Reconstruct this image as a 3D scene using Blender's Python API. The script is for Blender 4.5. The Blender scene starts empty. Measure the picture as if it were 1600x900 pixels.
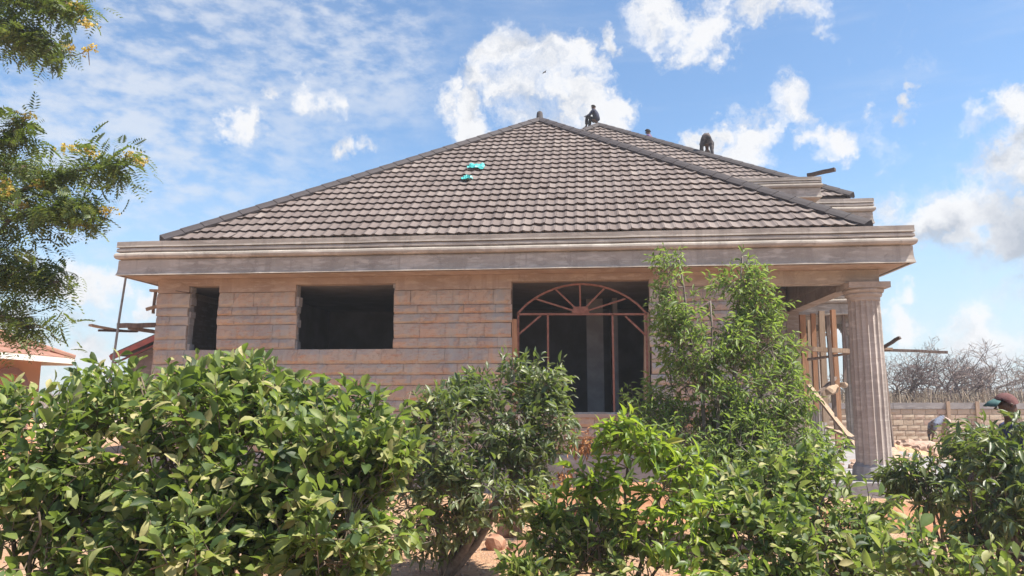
import bpy, math, random
import numpy as np
from mathutils import Vector, Matrix, noise as mnoise

S = bpy.context.scene
COL = S.collection
PI = math.pi
rnd = random.Random(11)
rng = np.random.default_rng(11)

# ---------------------------------------------------------------- camera
F = 1186.0            # focal length in photo pixels (1600 wide)
PITCH = 0.1414
CAMZ = 1.65
cam = bpy.data.cameras.new("camera")
cam.sensor_width = 36.0
cam.lens = 36.0 * F / 1600.0
cam.clip_start = 0.05
cam.clip_end = 3000
cam_ob = bpy.data.objects.new("camera", cam)
COL.objects.link(cam_ob)
cam_ob.location = (0, 0, CAMZ)
cam_ob.rotation_euler = (PI / 2 + PITCH, 0, 0)
S.camera = cam_ob

# ---------------------------------------------------------------- sun, exposure
SUN_EL = math.radians(58)
SUN_AZ = math.radians(106)         # clockwise from +Y (camera forward): high at the right, just grazing the facade
SUN = Vector((math.sin(SUN_AZ) * math.cos(SUN_EL), math.cos(SUN_AZ) * math.cos(SUN_EL), math.sin(SUN_EL)))
sl = bpy.data.lights.new("sun", 'SUN')
sl.energy = 3.4
sl.angle = math.radians(0.53)
sl.color = (1.0, 0.93, 0.82)
so = bpy.data.objects.new("sun", sl)
COL.objects.link(so)
so.rotation_euler = SUN.to_track_quat('Z', 'Y').to_euler()
S.view_settings.view_transform = 'Standard'
S.view_settings.look = 'None'
S.view_settings.gamma = 1
S.view_settings.exposure = 1.55
S.render.engine = 'CYCLES'
S.cycles.max_bounces = 7
S.cycles.diffuse_bounces = 4
S.cycles.glossy_bounces = 2
S.cycles.transmission_bounces = 3
S.cycles.transparent_max_bounces = 4
S.cycles.caustics_reflective = False
S.cycles.caustics_refractive = False
S.cycles.use_denoising = True


def ray(px, py):
    a = (px - 800) / F
    b = (450 - py) / F
    yf = math.cos(PITCH) - b * math.sin(PITCH)
    return Vector((a, yf, math.sin(PITCH) + b * math.cos(PITCH)))


def at(px, py, D):
    r = ray(px, py)
    return Vector((r.x / r.y * D, D, CAMZ + r.z / r.y * D))


# ---------------------------------------------------------------- world: sky with clouds
SKY_STRENGTH = 0.068
W = bpy.data.worlds.new("World")
S.world = W
W.use_nodes = True
nt = W.node_tree
for n in list(nt.nodes):
    nt.nodes.remove(n)


class NB:
    def __init__(s, nt):
        s.nt = nt

    def n(s, typ, **kw):
        nd = s.nt.nodes.new(typ)
        for k, v in kw.items():
            setattr(nd, k, v)
        return nd

    def put(s, sock, v):
        if hasattr(v, 'is_linked') or isinstance(v, bpy.types.NodeSocket):
            s.nt.links.new(v, sock)
        else:
            sock.default_value = v

    def math(s, op, a, b=0.0, c=None, clamp=False):
        nd = s.n('ShaderNodeMath', operation=op, use_clamp=clamp)
        s.put(nd.inputs[0], a)
        s.put(nd.inputs[1], b)
        if c is not None:
            s.put(nd.inputs[2], c)
        return nd.outputs[0]

    def vmath(s, op, a, b=(0, 0, 0), out=0):
        nd = s.n('ShaderNodeVectorMath', operation=op)
        s.put(nd.inputs[0], a)
        if len(nd.inputs) > 1:
            s.put(nd.inputs[1], b)
        return nd.outputs[out]

    def rng(s, v, a, b, c=0.0, d=1.0, smooth=True):
        nd = s.n('ShaderNodeMapRange', clamp=True)
        nd.interpolation_type = 'SMOOTHSTEP' if smooth else 'LINEAR'
        s.put(nd.inputs[0], v)
        for i, x in enumerate((a, b, c, d)):
            s.put(nd.inputs[i + 1], x)
        return nd.outputs[0]

    def noise(s, vec, scale, detail=4, rough=0.55, dist=0.0, out='Fac'):
        nd = s.n('ShaderNodeTexNoise')
        s.put(nd.inputs['Vector'], vec)
        nd.inputs['Scale'].default_value = scale
        nd.inputs['Detail'].default_value = detail
        nd.inputs['Roughness'].default_value = rough
        nd.inputs['Distortion'].default_value = dist
        return nd.outputs[out]

    def mix(s, f, a, b, blend='MIX'):
        nd = s.n('ShaderNodeMix', data_type='RGBA', blend_type=blend)
        s.put(nd.inputs[0], f)
        s.put(nd.inputs[6], a)
        s.put(nd.inputs[7], b)
        return nd.outputs[2]

    def ramp(s, f, stops):
        nd = s.n('ShaderNodeValToRGB')
        s.put(nd.inputs[0], f)
        cr = nd.color_ramp
        while len(cr.elements) < len(stops):
            cr.elements.new(0.5)
        for e, (p, c) in zip(cr.elements, stops):
            e.position = p
            e.color = (*c, 1)
        return nd.outputs[0]

    def scale(s, v, k):
        nd = s.n('ShaderNodeVectorMath', operation='SCALE')
        s.put(nd.inputs[0], v)
        nd.inputs['Scale'].default_value = k
        return nd.outputs[0]


b = NB(nt)
tc = b.n('ShaderNodeTexCoord')
D3 = b.vmath('NORMALIZE', tc.outputs['Generated'])
sky = b.n('ShaderNodeTexSky')
sky.sky_type = 'NISHITA'
sky.sun_disc = False
sky.sun_elevation = SUN_EL
sky.sun_rotation = SUN_AZ
sky.air_density = 1.0
sky.dust_density = 0.3
sky.ozone_density = 3.0
sep = b.n('ShaderNodeSeparateXYZ')
b.put(sep.inputs[0], D3)
# warp so that blob outlines become cauliflower-like
wn = b.noise(D3, 7.0, 6, 0.62, 0.0, 'Color')
wv = b.vmath('SUBTRACT', wn, (0.5, 0.5, 0.5))
wn2 = b.noise(D3, 24.0, 5, 0.65, 0.0, 'Color')
wv2 = b.vmath('SUBTRACT', wn2, (0.5, 0.5, 0.5))
Dw = b.vmath('ADD', b.vmath('ADD', D3, b.scale(wv, 0.20)), b.scale(wv2, 0.05))
BL = [  # pixel x, y, radius (photo pixels) of the cloud puffs in view
    (800, 85, 62), (850, 110, 70), (760, 140, 62), (905, 160, 62), (965, 165, 40), (700, 160, 42), (735, 205, 60),
    (830, 175, 80), (905, 105, 38), (1060, 60, 52), (1030, 8, 70), (1120, 20, 62), (1215, 2, 58), (1100, 75, 36),
    (1225, 172, 48), (1325, 190, 46), (1165, 232, 58), (1105, 228, 36), (1275, 205, 40),
    (1600, 205, 58), (1590, 275, 66), (1490, 350, 78), (1410, 330, 62), (1580, 350, 88), (1440, 375, 52), (1530, 330, 60), (1620, 300, 60), (1700, 330, 110),
    (400, 198, 38), (500, 145, 46), (520, 275, 40), (425, 140, 28), (570, 245, 34), (930, 62, 26), (1424, 172, 22),
    (150, 440, 50), (95, 430, 46), (215, 505, 30), (130, 515, 50), (50, 440, 60), (20, 540, 60), (235, 455, 30), (165, 555, 48),
    (1415, 492, 46), (1540, 522, 62), (1330, 470, 40)]
acc = None
for (x, y, r) in BL:
    d = ray(x, y).normalized()
    dist = b.vmath('DISTANCE', Dw, tuple(d), out=1)
    v = b.rng(dist, r / F * 1.40, r / F * 0.10)
    acc = v if acc is None else b.math('SMOOTH_MAX', acc, v, 0.12)
# elsewhere in the sky: same kind of scattered cumulus
fwd = b.vmath('DOT_PRODUCT', D3, tuple(ray(800, 400).normalized()), out=1)
away = b.rng(fwd, 0.80, 0.66)
vz = b.math('MAXIMUM', sep.outputs[2], 0.03)
flat = b.vmath('DIVIDE', D3, b.n('ShaderNodeCombineXYZ').outputs[0])
cmb = flat.node.inputs[1].links[0].from_node
b.put(cmb.inputs[0], b.math('ADD', vz, 0.25))
b.put(cmb.inputs[1], b.math('ADD', vz, 0.25))
cmb.inputs[2].default_value = 1.0
far = b.noise(flat, 2.3, 8, 0.55)
farm = b.math('MULTIPLY', b.rng(far, 0.50, 0.66), away)
acc = b.math('MAXIMUM', acc, farm)
nz = b.noise(Dw, 13.0, 10, 0.64)
nsun = b.noise(b.vmath('ADD', Dw, tuple(SUN * 0.035 + Vector((0, 0, 0.012)))), 13.0, 5, 0.60)
dens = b.math('ADD', acc, b.math('MULTIPLY', b.math('SUBTRACT', nz, 0.5), 1.9))
mask = b.rng(dens, 0.22, 1.0)
core = b.rng(dens, 0.42, 1.30)
# lit tops and greyer undersides from a noise taken twice, once towards the sun
sh = b.math('ADD', b.math('MULTIPLY', b.math('SUBTRACT', nz, nsun), 2.2), 0.86, clamp=True)
sh = b.math('SUBTRACT', sh, b.math('MULTIPLY', core, 0.12), clamp=True)
# heavier grey cores low at the right
g1 = b.rng(b.vmath('DISTANCE', Dw, tuple(ray(1600, 378).normalized()), out=1), 0.075, 0.005)
g2 = b.rng(b.vmath('DISTANCE', Dw, tuple(ray(1510, 395).normalized()), out=1), 0.05, 0.005)
g3 = b.rng(b.vmath('DISTANCE', Dw, tuple(ray(1615, 250).normalized()), out=1), 0.035, 0.005)
gg = b.math('MAXIMUM', b.math('MAXIMUM', g1, g2), g3)
sh = b.math('SUBTRACT', sh, b.math('MULTIPLY', gg, 0.85), clamp=True)
K = 1.0 / SKY_STRENGTH
CL_HI, CL_LO = 0.345, 0.19
ccol = b.mix(sh, (CL_LO * K * .86, CL_LO * K * .95, CL_LO * K * 1.10, 1), (CL_HI * K, CL_HI * K, CL_HI * K * 1.01, 1))
# thin rippled cirrus sheet at the upper left
c1 = b.rng(b.vmath('DISTANCE', Dw, tuple(ray(250, 110).normalized()), out=1), 0.36, 0.05)
c2 = b.rng(b.vmath('DISTANCE', Dw, tuple(ray(520, 20).normalized()), out=1), 0.22, 0.02)
c3 = b.rng(b.vmath('DISTANCE', Dw, tuple(ray(60, 180).normalized()), out=1), 0.26, 0.03)
cc = b.math('MAXIMUM', b.math('MAXIMUM', c1, c2), c3)
cc = b.math('MAXIMUM', cc, b.math('MULTIPLY', away, b.rng(b.noise(flat, 1.2, 3), 0.45, 0.7)))
mp = b.n('ShaderNodeMapping')
mp.inputs['Rotation'].default_value = (0.0, 0.5, 0.35)
mp.inputs['Scale'].default_value = (1.0, 1.0, 2.2)
b.put(mp.inputs[0], D3)
rip = b.noise(mp.outputs[0], 30.0, 5, 0.6, 0.0)
rip2 = b.noise(mp.outputs[0], 6.0, 4, 0.5)
ci = b.math('MULTIPLY', cc, b.rng(b.math('ADD', rip, b.math('MULTIPLY', b.math('SUBTRACT', rip2, .5), 0.9)), 0.28, 0.74))
# faint streaks everywhere
st = b.n('ShaderNodeMapping')
st.inputs['Rotation'].default_value = (0, 0.22, 0)
st.inputs['Scale'].default_value = (1.3, 1.3, 9.0)
b.put(st.inputs[0], D3)
strk = b.rng(b.noise(st.outputs[0], 3.0, 7, 0.6, 0.0), 0.50, 0.85)
thin = b.math('MAXIMUM', b.math('MULTIPLY', ci, 0.72), b.math('MULTIPLY', strk, 0.25))
# pale milky air towards the horizon
hz = b.rng(sep.outputs[2], 0.30, -0.02)
skyb = b.mix(1.0, sky.outputs[0], (.88, .99, 1.02, 1), 'MULTIPLY')
skyc = b.mix(b.math('MULTIPLY', hz, 0.75), skyb, (0.25 * K * .82, 0.25 * K * .96, 0.25 * K * 1.12, 1))
c0 = b.mix(thin, skyc, (0.30 * K * .93, 0.30 * K * .98, 0.30 * K * 1.06, 1))
c1_ = b.mix(b.math('MULTIPLY', mask, 0.97), c0, ccol)
bg = b.n('ShaderNodeBackground')
b.put(bg.inputs[0], c1_)
bg.inputs[1].default_value = SKY_STRENGTH
wo = b.n('ShaderNodeOutputWorld')
nt.links.new(bg.outputs[0], wo.inputs[0])
W.cycles.sampling_method = 'MANUAL'
W.cycles.sample_map_resolution = 512

# ---------------------------------------------------------------- materials
MATS = {}


def mat(name, build):
    m = bpy.data.materials.new(name)
    m.use_nodes = True
    nt = m.node_tree
    for n in list(nt.nodes):
        nt.nodes.remove(n)
    bb = NB(nt)
    out = bb.n('ShaderNodeOutputMaterial')
    nt.links.new(build(bb), out.inputs[0])
    MATS[name] = m
    return m


def pr(bb, col, rough=0.8, bump=None, bs=0.3, bd=0.01, metal=0.0, spec=0.4):
    p = bb.n('ShaderNodeBsdfPrincipled')
    bb.put(p.inputs['Base Color'], col if not isinstance(col, tuple) else (*col, 1)[:4])
    bb.put(p.inputs['Roughness'], rough)
    p.inputs['Metallic'].default_value = metal
    p.inputs['Specular IOR Level'].default_value = spec
    if bump is not None:
        bn = bb.n('ShaderNodeBump')
        bn.inputs['Strength'].default_value = bs
        bn.inputs['Distance'].default_value = bd
        bb.put(bn.inputs['Height'], bump)
        bb.put(p.inputs['Normal'], bn.outputs[0])
    return p.outputs[0]


def wpos(bb):
    return bb.n('ShaderNodeNewGeometry').outputs['Position']


def rand(bb):
    g = bb.n('ShaderNodeNewGeometry').outputs['Random Per Island']
    o = bb.n('ShaderNodeObjectInfo').outputs['Random']
    return bb.math('FRACT', bb.math('ADD', g, o))


def c(r, g, b_):
    return (r, g, b_, 1)


def m_cement(bb, base=(.43, .385, .34), dark=(.29, .258, .228), light=(.52, .475, .43)):
    P = wpos(bb)
    n1 = bb.noise(P, 1.1, 6, .6)
    sq = bb.n('ShaderNodeMapping')
    sq.inputs['Scale'].default_value = (3.0, 3.0, 14.0)
    bb.put(sq.inputs[0], P)
    n2 = bb.noise(sq.outputs[0], 1.0, 5, .6)
    vs = bb.n('ShaderNodeMapping')
    vs.inputs['Scale'].default_value = (5.0, 5.0, .35)
    bb.put(vs.inputs[0], P)
    n3 = bb.noise(vs.outputs[0], 1.0, 4, .6)
    col = bb.mix(bb.rng(n1, .35, .68), c(*dark), c(*base))
    col = bb.mix(bb.math('MULTIPLY', bb.rng(n2, .48, .66), .75), col, c(*light))
    col = bb.mix(bb.math('MULTIPLY', bb.rng(n3, .52, .64), .7), col, c(*dark))
    n5 = bb.noise(P, 3.6, 7, .7, 1.2)
    col = bb.mix(bb.math('MULTIPLY', bb.rng(n5, .56, .64), .55), col, c(*(x * .8 for x in dark)))
    fine = bb.noise(P, 55, 4, .7)
    col = bb.mix(bb.math('MULTIPLY', bb.rng(fine, .35, .75), .22), col, c(*light))
    return pr(bb, col, .9, bb.math('ADD', fine, bb.math('MULTIPLY', n2, .8)), .35, .006, spec=.2)


mat('cement', m_cement)
mat('cement_warm', lambda bb: m_cement(bb, (.42, .335, .285), (.32, .25, .21), (.47, .40, .35)))
mat('column_cement', lambda bb: m_cement(bb, (.44, .395, .365), (.32, .285, .26), (.53, .485, .45)))
mat('grey_cement', lambda bb: m_cement(bb, (.33, .32, .325), (.24, .23, .235), (.40, .39, .39)))


def m_stone(bb):
    P = wpos(bb)
    r = rand(bb)
    base = bb.ramp(r, [(0, (.51, .36, .28)), (.25, (.47, .39, .33)), (.45, (.53, .365, .265)), (.62, (.46, .415, .37)),
                       (.8, (.51, .43, .355)), (1, (.49, .34, .26))])
    n1 = bb.noise(P, 2.2, 5, .6)
    grey = bb.mix(bb.math('MULTIPLY', bb.rng(n1, .44, .62), .8), base, c(.45, .40, .355))
    n0 = bb.noise(P, .7, 4, .6)
    grey = bb.mix(bb.math('MULTIPLY', bb.rng(n0, .50, .60), .65), grey, c(.35, .32, .31))
    n2 = bb.noise(P, 16, 5, .65)
    sq = bb.n('ShaderNodeMapping')
    sq.inputs['Scale'].default_value = (6.0, 6.0, 34.0)
    bb.put(sq.inputs[0], P)
    n4 = bb.noise(sq.outputs[0], 1, 4, .6)
    red = bb.mix(bb.math('MULTIPLY', bb.rng(n4, .5, .7), .42), grey, c(.46, .20, .12))
    col = bb.mix(bb.math('MULTIPLY', bb.rng(n2, .5, .75), .35), red, c(.16, .10, .08))
    # cement slurry run down the face here and there
    vs = bb.n('ShaderNodeMapping')
    vs.inputs['Scale'].default_value = (2.2, 2.2, .30)
    bb.put(vs.inputs[0], P)
    n3 = bb.noise(vs.outputs[0], 1.0, 4, .6)
    col = bb.mix(bb.math('MULTIPLY', bb.rng(n3, .50, .64), .85), col, c(.42, .40, .38))
    fine = bb.noise(P, 70, 4, .7)
    return pr(bb, col, .92, bb.math('ADD', bb.math('MULTIPLY', n2, 1.5), fine), .55, .012, spec=.15)


mat('stone', m_stone)
mat('mortar', lambda bb: m_cement(bb, (.27, .21, .18), (.18, .14, .12), (.34, .28, .25)))


def m_blockwall(bb):
    P = wpos(bb)
    r = rand(bb)
    base = bb.ramp(r, [(0, (.52, .44, .34)), (.4, (.46, .38, .30)), (.7, (.56, .48, .38)), (1, (.44, .33, .27))])
    n2 = bb.noise(P, 9, 5, .65)
    col = bb.mix(bb.math('MULTIPLY', bb.rng(n2, .5, .75), .4), base, c(.3, .25, .2))
    return pr(bb, col, .95, n2, .5, .02, spec=.1)


mat('blockwall', m_blockwall)


def m_tile(bb):
    P = wpos(bb)
    r = rand(bb)
    base = bb.ramp(r, [(0, (.120, .091, .081)), (.5, (.155, .120, .108)), (.9, (.182, .144, .130)), (1, (.225, .185, .165))])
    n1 = bb.noise(P, .8, 4, .6)
    col = bb.mix(bb.math('MULTIPLY', bb.rng(n1, .4, .7), .45), base, c(.175, .142, .130))
    fine = bb.noise(P, 240, 3, .8)
    col = bb.mix(bb.math('MULTIPLY', bb.rng(fine, .45, .7), .35), col, c(.12, .095, .09))
    vs = bb.n('ShaderNodeMapping')
    vs.inputs['Scale'].default_value = (4, 1, 1)
    bb.put(vs.inputs[0], P)
    n3 = bb.noise(vs.outputs[0], 1.5, 5, .7)
    col = bb.mix(bb.math('MULTIPLY', bb.rng(n3, .55, .8), .3), col, c(.22, .19, .175))
    return pr(bb, col, .8, fine, .3, .003, spec=.45)


mat('tile', m_tile)
mat('ridge', lambda bb: pr(bb, bb.mix(bb.noise(wpos(bb), 6, 4), c(.040, .032, .034), c(.060, .050, .052)), .75,
                           bb.noise(wpos(bb), 200, 2), .2, .003))


def simple(name, a, b_=None, rough=.8, sc=8, bs=.3, spec=.3, metal=0.0):
    b_ = b_ or tuple(x * .6 for x in a)
    mat(name, lambda bb: pr(bb, bb.mix(bb.rng(bb.noise(wpos(bb), sc, 5, .6), .35, .68), c(*b_), c(*a)), rough,
                            bb.noise(wpos(bb), sc * 6, 3), bs, .005, metal, spec))


def m_wood(bb, a, b_, ax=(30, 30, 2.5)):
    tc = bb.n('ShaderNodeTexCoord')
    mp = bb.n('ShaderNodeMapping')
    mp.inputs['Scale'].default_value = ax
    bb.put(mp.inputs[0], tc.outputs['Object'])
    n = bb.noise(mp.outputs[0], 1, 6, .6, .5)
    r = bb.n('ShaderNodeObjectInfo').outputs['Random']
    col = bb.mix(bb.rng(n, .35, .65), c(*b_), c(*a))
    col = bb.mix(bb.math('MULTIPLY', r, .4), col, c(*(x * .6 for x in a)))
    return pr(bb, col, .85, n, .4, .004, spec=.2)


mat('wood_orange', lambda bb: m_wood(bb, (.52, .29, .17), (.36, .19, .11)))
mat('wood_pale', lambda bb: m_wood(bb, (.50, .38, .28), (.36, .26, .19)))
mat('wood_grey', lambda bb: m_wood(bb, (.26, .20, .17), (.15, .115, .10)))
mat('wood_dark', lambda bb: m_wood(bb, (.13, .10, .09), (.08, .06, .055)))
simple('red_oxide', (.30, .135, .10), (.20, .085, .06), .55, 12)
simple('red_paint', (.28, .07, .05), (.20, .05, .04), .5, 6)
simple('peach_paint', (.72, .40, .24), (.66, .36, .21), .85, 2, .1)
simple('white_paint', (.8, .77, .72), (.7, .67, .62), .6, 4, .1)
simple('mauve_shade', (.42, .25, .22), (.36, .21, .19), .8, 3, .1)  # shade of the neighbour's veranda arches, put into the colour
simple('terracotta_tile', (.33, .175, .125), (.26, .135, .10), .75, 3)
simple('steel', (.30, .29, .28), (.2, .19, .18), .5, 10, .2, .5, .3)
simple('teal_plastic', (.10, .55, .52), (.07, .45, .44), .4, 10, .2, .5)
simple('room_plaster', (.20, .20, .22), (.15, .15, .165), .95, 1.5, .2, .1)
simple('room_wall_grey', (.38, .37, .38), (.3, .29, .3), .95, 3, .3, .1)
simple('skin', (.10, .055, .038), (.08, .043, .03), .55, 10, .1, .4)
simple('cloth_dark', (.045, .05, .085), (.03, .035, .06), .9, 14)
simple('cloth_black', (.022, .022, .028), (.015, .015, .02), .9, 14)
simple('cloth_purple', (.13, .09, .22), (.10, .07, .17), .9, 14)
simple('cloth_blue', (.035, .045, .13), (.025, .03, .09), .9, 14)
simple('cloth_grey', (.20, .23, .31), (.15, .17, .23), .9, 14)
simple('cloth_pale', (.50, .38, .33), (.40, .30, .26), .9, 14)
simple('camo_dark', (.14, .12, .12), (.03, .03, .035), .9, 9)
simple('cap_maroon', (.16, .075, .07), (.11, .05, .05), .9, 14)
simple('cap_green', (.05, .11, .11), (.035, .08, .08), .8, 14)
simple('hair', (.012, .010, .010), (.008, .007, .007), .9, 20)
simple('feather', (.05, .05, .055), (.03, .03, .03), .8, 30)
simple('bark', (.20, .155, .12), (.11, .085, .065), .95, 18, .6, .1)
simple('bark_grey', (.26, .22, .20), (.16, .135, .12), .95, 18, .6, .1)
simple('dry_twig', (.34, .27, .235), (.22, .17, .15), .95, 3, .2, .1)
simple('dry_twig_dark', (.20, .15, .14), (.12, .09, .085), .95, 3, .2, .1)
simple('dry_leaf', (.50, .26, .12), (.38, .18, .08), .8, 25, .2, .2)
simple('orange_sand', (.58, .36, .22), (.48, .28, .16), .98, 6, .8, .05)
simple('red_soil', (.42, .22, .13), (.30, .145, .085), .98, 8, .8, .05)
simple('rubble', (.46, .34, .27), (.30, .20, .15), .95, 6, .7, .1)
simple('rock_red', (.42, .24, .165), (.30, .155, .10), .95, 7, .7, .1)
simple('dry_grass', (.50, .41, .31), (.38, .30, .22), .95, 3, .1, .1)


def m_ground(bb):
    P = wpos(bb)
    n1 = bb.noise(P, .35, 5, .6)
    n2 = bb.noise(P, 2.6, 6, .65)
    n3 = bb.noise(P, 38, 4, .7)
    vor = bb.n('ShaderNodeTexVoronoi')
    bb.put(vor.inputs['Vector'], P)
    vor.inputs['Scale'].default_value = 26
    col = bb.mix(bb.rng(n1, .38, .62), c(.42, .245, .145), c(.48, .32, .21))
    col = bb.mix(bb.math('MULTIPLY', bb.rng(n2, .42, .66), .7), col, c(.32, .18, .115))
    col = bb.mix(bb.math('MULTIPLY', bb.rng(n3, .5, .7), .6), col, c(.50, .38, .28))
    col = bb.mix(bb.math('MULTIPLY', bb.rng(vor.outputs['Distance'], .35, .1), .35), col, c(.6, .46, .33))
    sepp = bb.n('ShaderNodeSeparateXYZ')
    bb.put(sepp.inputs[0], P)
    fardry = bb.rng(sepp.outputs[1], 27, 40)
    col = bb.mix(fardry, col, c(.46, .37, .27))
    h = bb.math('ADD', bb.math('MULTIPLY', n3, .8), bb.math('ADD', n2, bb.math('MULTIPLY', vor.outputs['Distance'], -.8)))
    return pr(bb, col, .97, h, .8, .03, spec=.1)


mat('ground', m_ground)


def leafmat(name, stops, gloss=.42, trans=.35, tcol=(.30, .42, .05), spec=.5):
    def f(bb):
        r = rand(bb)
        col = bb.ramp(r, stops)
        P = wpos(bb)
        n = bb.noise(P, 22, 3, .6)
        col = bb.mix(bb.math('MULTIPLY', bb.rng(n, .4, .7), .3), col, c(*(x * .6 for x in stops[0][1])))
        back = bb.n('ShaderNodeNewGeometry').outputs['Backfacing']
        col2 = bb.mix(bb.math('MULTIPLY', back, .5), col, c(.13, .17, .085))
        p = pr(bb, col2, gloss, bb.noise(P, 120, 2), .12, .002, spec=spec)
        t = bb.n('ShaderNodeBsdfTranslucent')
        bb.put(t.inputs[0], bb.mix(.72, col, c(*tcol)))
        mx = bb.n('ShaderNodeMixShader')
        mx.inputs[0].default_value = trans
        bb.nt.links.new(p, mx.inputs[1])
        bb.nt.links.new(t.outputs[0], mx.inputs[2])
        return mx.outputs[0]
    return mat(name, f)


leafmat('leaf_citrus', [(0, (.024, .052, .020)), (.20, (.048, .092, .030)), (.38, (.095, .155, .040)), (.56, (.17, .235, .058)),
                        (.74, (.29, .34, .10)), (.88, (.44, .43, .18)), (1, (.60, .52, .25))], .55, .45, spec=.6)
leafmat('leaf_dusty', [(0, (.050, .078, .034)), (.4, (.095, .13, .055)), (.7, (.16, .195, .085)), (.9, (.25, .27, .13)),
                       (1, (.30, .31, .13))], .45, .34, spec=.7)
leafmat('leaf_mango', [(0, (.09, .155, .05)), (.3, (.15, .24, .07)), (.65, (.23, .33, .10)), (1, (.38, .45, .20))],
        .5, .55, spec=.6)
leafmat('leaf_mango_dark', [(0, (.030, .052, .024)), (.4, (.056, .092, .036)), (.7, (.095, .135, .048)), (.9, (.17, .20, .075)), (1, (.32, .28, .12))],
        .45, .32, spec=.65)
leafmat('leaf_lime', [(0, (.06, .115, .025)), (.3, (.11, .19, .035)), (.65, (.19, .28, .05)), (.92, (.31, .38, .07)),
                      (1, (.36, .30, .06))], .42, .48, (.45, .60, .04))
leafmat('leaf_tree', [(0, (.026, .045, .016)), (.45, (.045, .078, .024)), (.8, (.09, .13, .035)), (1, (.22, .23, .05))],
        .5, .30)
leafmat('petal_yellow', [(0, (.65, .48, .08)), (.6, (.72, .55, .15)), (1, (.55, .36, .07))], .6, .4, (.8, .6, .1))


# ---------------------------------------------------------------- object helpers
def tag(o, label=None, cat=None, group=None, kind=None):
    if label:
        o['label'] = label
    if cat:
        o['category'] = cat
    if group:
        o['group'] = group
    if kind:
        o['kind'] = kind
    return o


def empty(name, loc=(0, 0, 0), rz=0.0, label=None, cat=None, group=None):
    o = bpy.data.objects.new(name, None)
    o.empty_display_size = .2
    COL.objects.link(o)
    o.location = loc
    o.rotation_euler = (0, 0, rz)
    return tag(o, label, cat, group)


def link(name, me, m=None, parent=None, kind=None):
    o = bpy.data.objects.new(name, me)
    COL.objects.link(o)
    if m and not me.materials:
        me.materials.append(MATS[m])
    if parent:
        o.parent = parent
    if kind:
        o['kind'] = kind
    return o


def quadmesh(name, V, Q, smooth=False):
    V = np.asarray(V, dtype=np.float32)
    Q = np.asarray(Q, dtype=np.int32)
    me = bpy.data.meshes.new(name)
    me.vertices.add(len(V))
    me.vertices.foreach_set('co', V.ravel())
    k = Q.shape[1]
    me.loops.add(Q.size)
    me.loops.foreach_set('vertex_index', Q.ravel())
    me.polygons.add(len(Q))
    me.polygons.foreach_set('loop_start', np.arange(0, Q.size, k, dtype=np.int32))
    me.polygons.foreach_set('use_smooth', np.full(len(Q), smooth, dtype=bool))
    me.update(calc_edges=True)
    return me


class MB:
    """collects polygons, then links them as ONE mesh object"""

    def __init__(s):
        s.v = []
        s.f = []

    def add(s, vs, fs):
        o = len(s.v)
        s.v += [tuple(x) for x in vs]
        s.f += [tuple(i + o for i in f) for f in fs]
        return s

    def box(s, x0, x1, y0, y1, z0, z1):
        return s.add([(x0, y0, z0), (x1, y0, z0), (x1, y1, z0), (x0, y1, z0), (x0, y0, z1), (x1, y0, z1), (x1, y1, z1), (x0, y1, z1)],
                     [(0, 3, 2, 1), (4, 5, 6, 7), (0, 1, 5, 4), (1, 2, 6, 5), (2, 3, 7, 6), (3, 0, 4, 7)])

    def bar(s, a, b_, w, h=None, up=(0, 0, 1), w2=None):
        """rectangular stick from a to b"""
        a = Vector(a)
        b_ = Vector(b_)
        h = h or w
        w2 = w2 or w
        d = (b_ - a).normalized()
        u = Vector(up)
        if abs(d.dot(u)) > .98:
            u = Vector((0, 1, 0))
        sx = d.cross(u).normalized()
        sy = sx.cross(d).normalized()
        vs = []
        for p, ww in ((a, w), (b_, w2)):
            for i, j in ((-1, -1), (1, -1), (1, 1), (-1, 1)):
                vs.append(p + sx * (i * ww / 2) + sy * (j * h / 2))
        return s.add(vs, [(0, 3, 2, 1), (4, 5, 6, 7), (0, 1, 5, 4), (1, 2, 6, 5), (2, 3, 7, 6), (3, 0, 4, 7)])

    def tube(s, pts, rad, n=6, cap=True):
        pts = [Vector(p) for p in pts]
        if not hasattr(rad, '__len__'):
            rad = [rad] * len(pts)
        rings = []
        prev = None
        for i, p in enumerate(pts):
            d = (pts[min(i + 1, len(pts) - 1)] - pts[max(i - 1, 0)]).normalized()
            if prev is None:
                x = d.orthogonal().normalized()
            else:
                x = (prev - d * prev.dot(d)).normalized()
            prev = x
            y = d.cross(x)
            rings.append([p + (x * math.cos(2 * PI * k / n) + y * math.sin(2 * PI * k / n)) * rad[i] for k in range(n)])
        vs = [v for r in rings for v in r]
        fs = []
        for i in range(len(pts) - 1):
            for k in range(n):
                fs.append((i * n + k, i * n + (k + 1) % n, (i + 1) * n + (k + 1) % n, (i + 1) * n + k))
        if cap:
            fs.append(tuple(reversed(range(n))))
            fs.append(tuple((len(pts) - 1) * n + k for k in range(n)))
        return s.add(vs, fs)

    def mesh(s, name, smooth=False):
        me = bpy.data.meshes.new(name)
        me.from_pydata(s.v, [], s.f)
        if smooth:
            for p in me.polygons:
                p.use_smooth = True
        me.update()
        return me

    def build(s, name, m, parent=None, kind=None, smooth=False):
        return link(name, s.mesh(name, smooth), m, parent, kind)


def n3(x, y, z=0.0):
    return mnoise.noise(Vector((x, y, z)))


# ---------------------------------------------------------------- ground
def gheight(x, y):
    h = .05 * n3(x * .35, y * .35) + .03 * n3(x * 1.3, y * 1.3, 3) + .012 * n3(x * 4, y * 4, 7)
    h *= max(0.0, min(1.0, 1.6 - math.hypot(x, y - 12) / 60))
    return h


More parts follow.
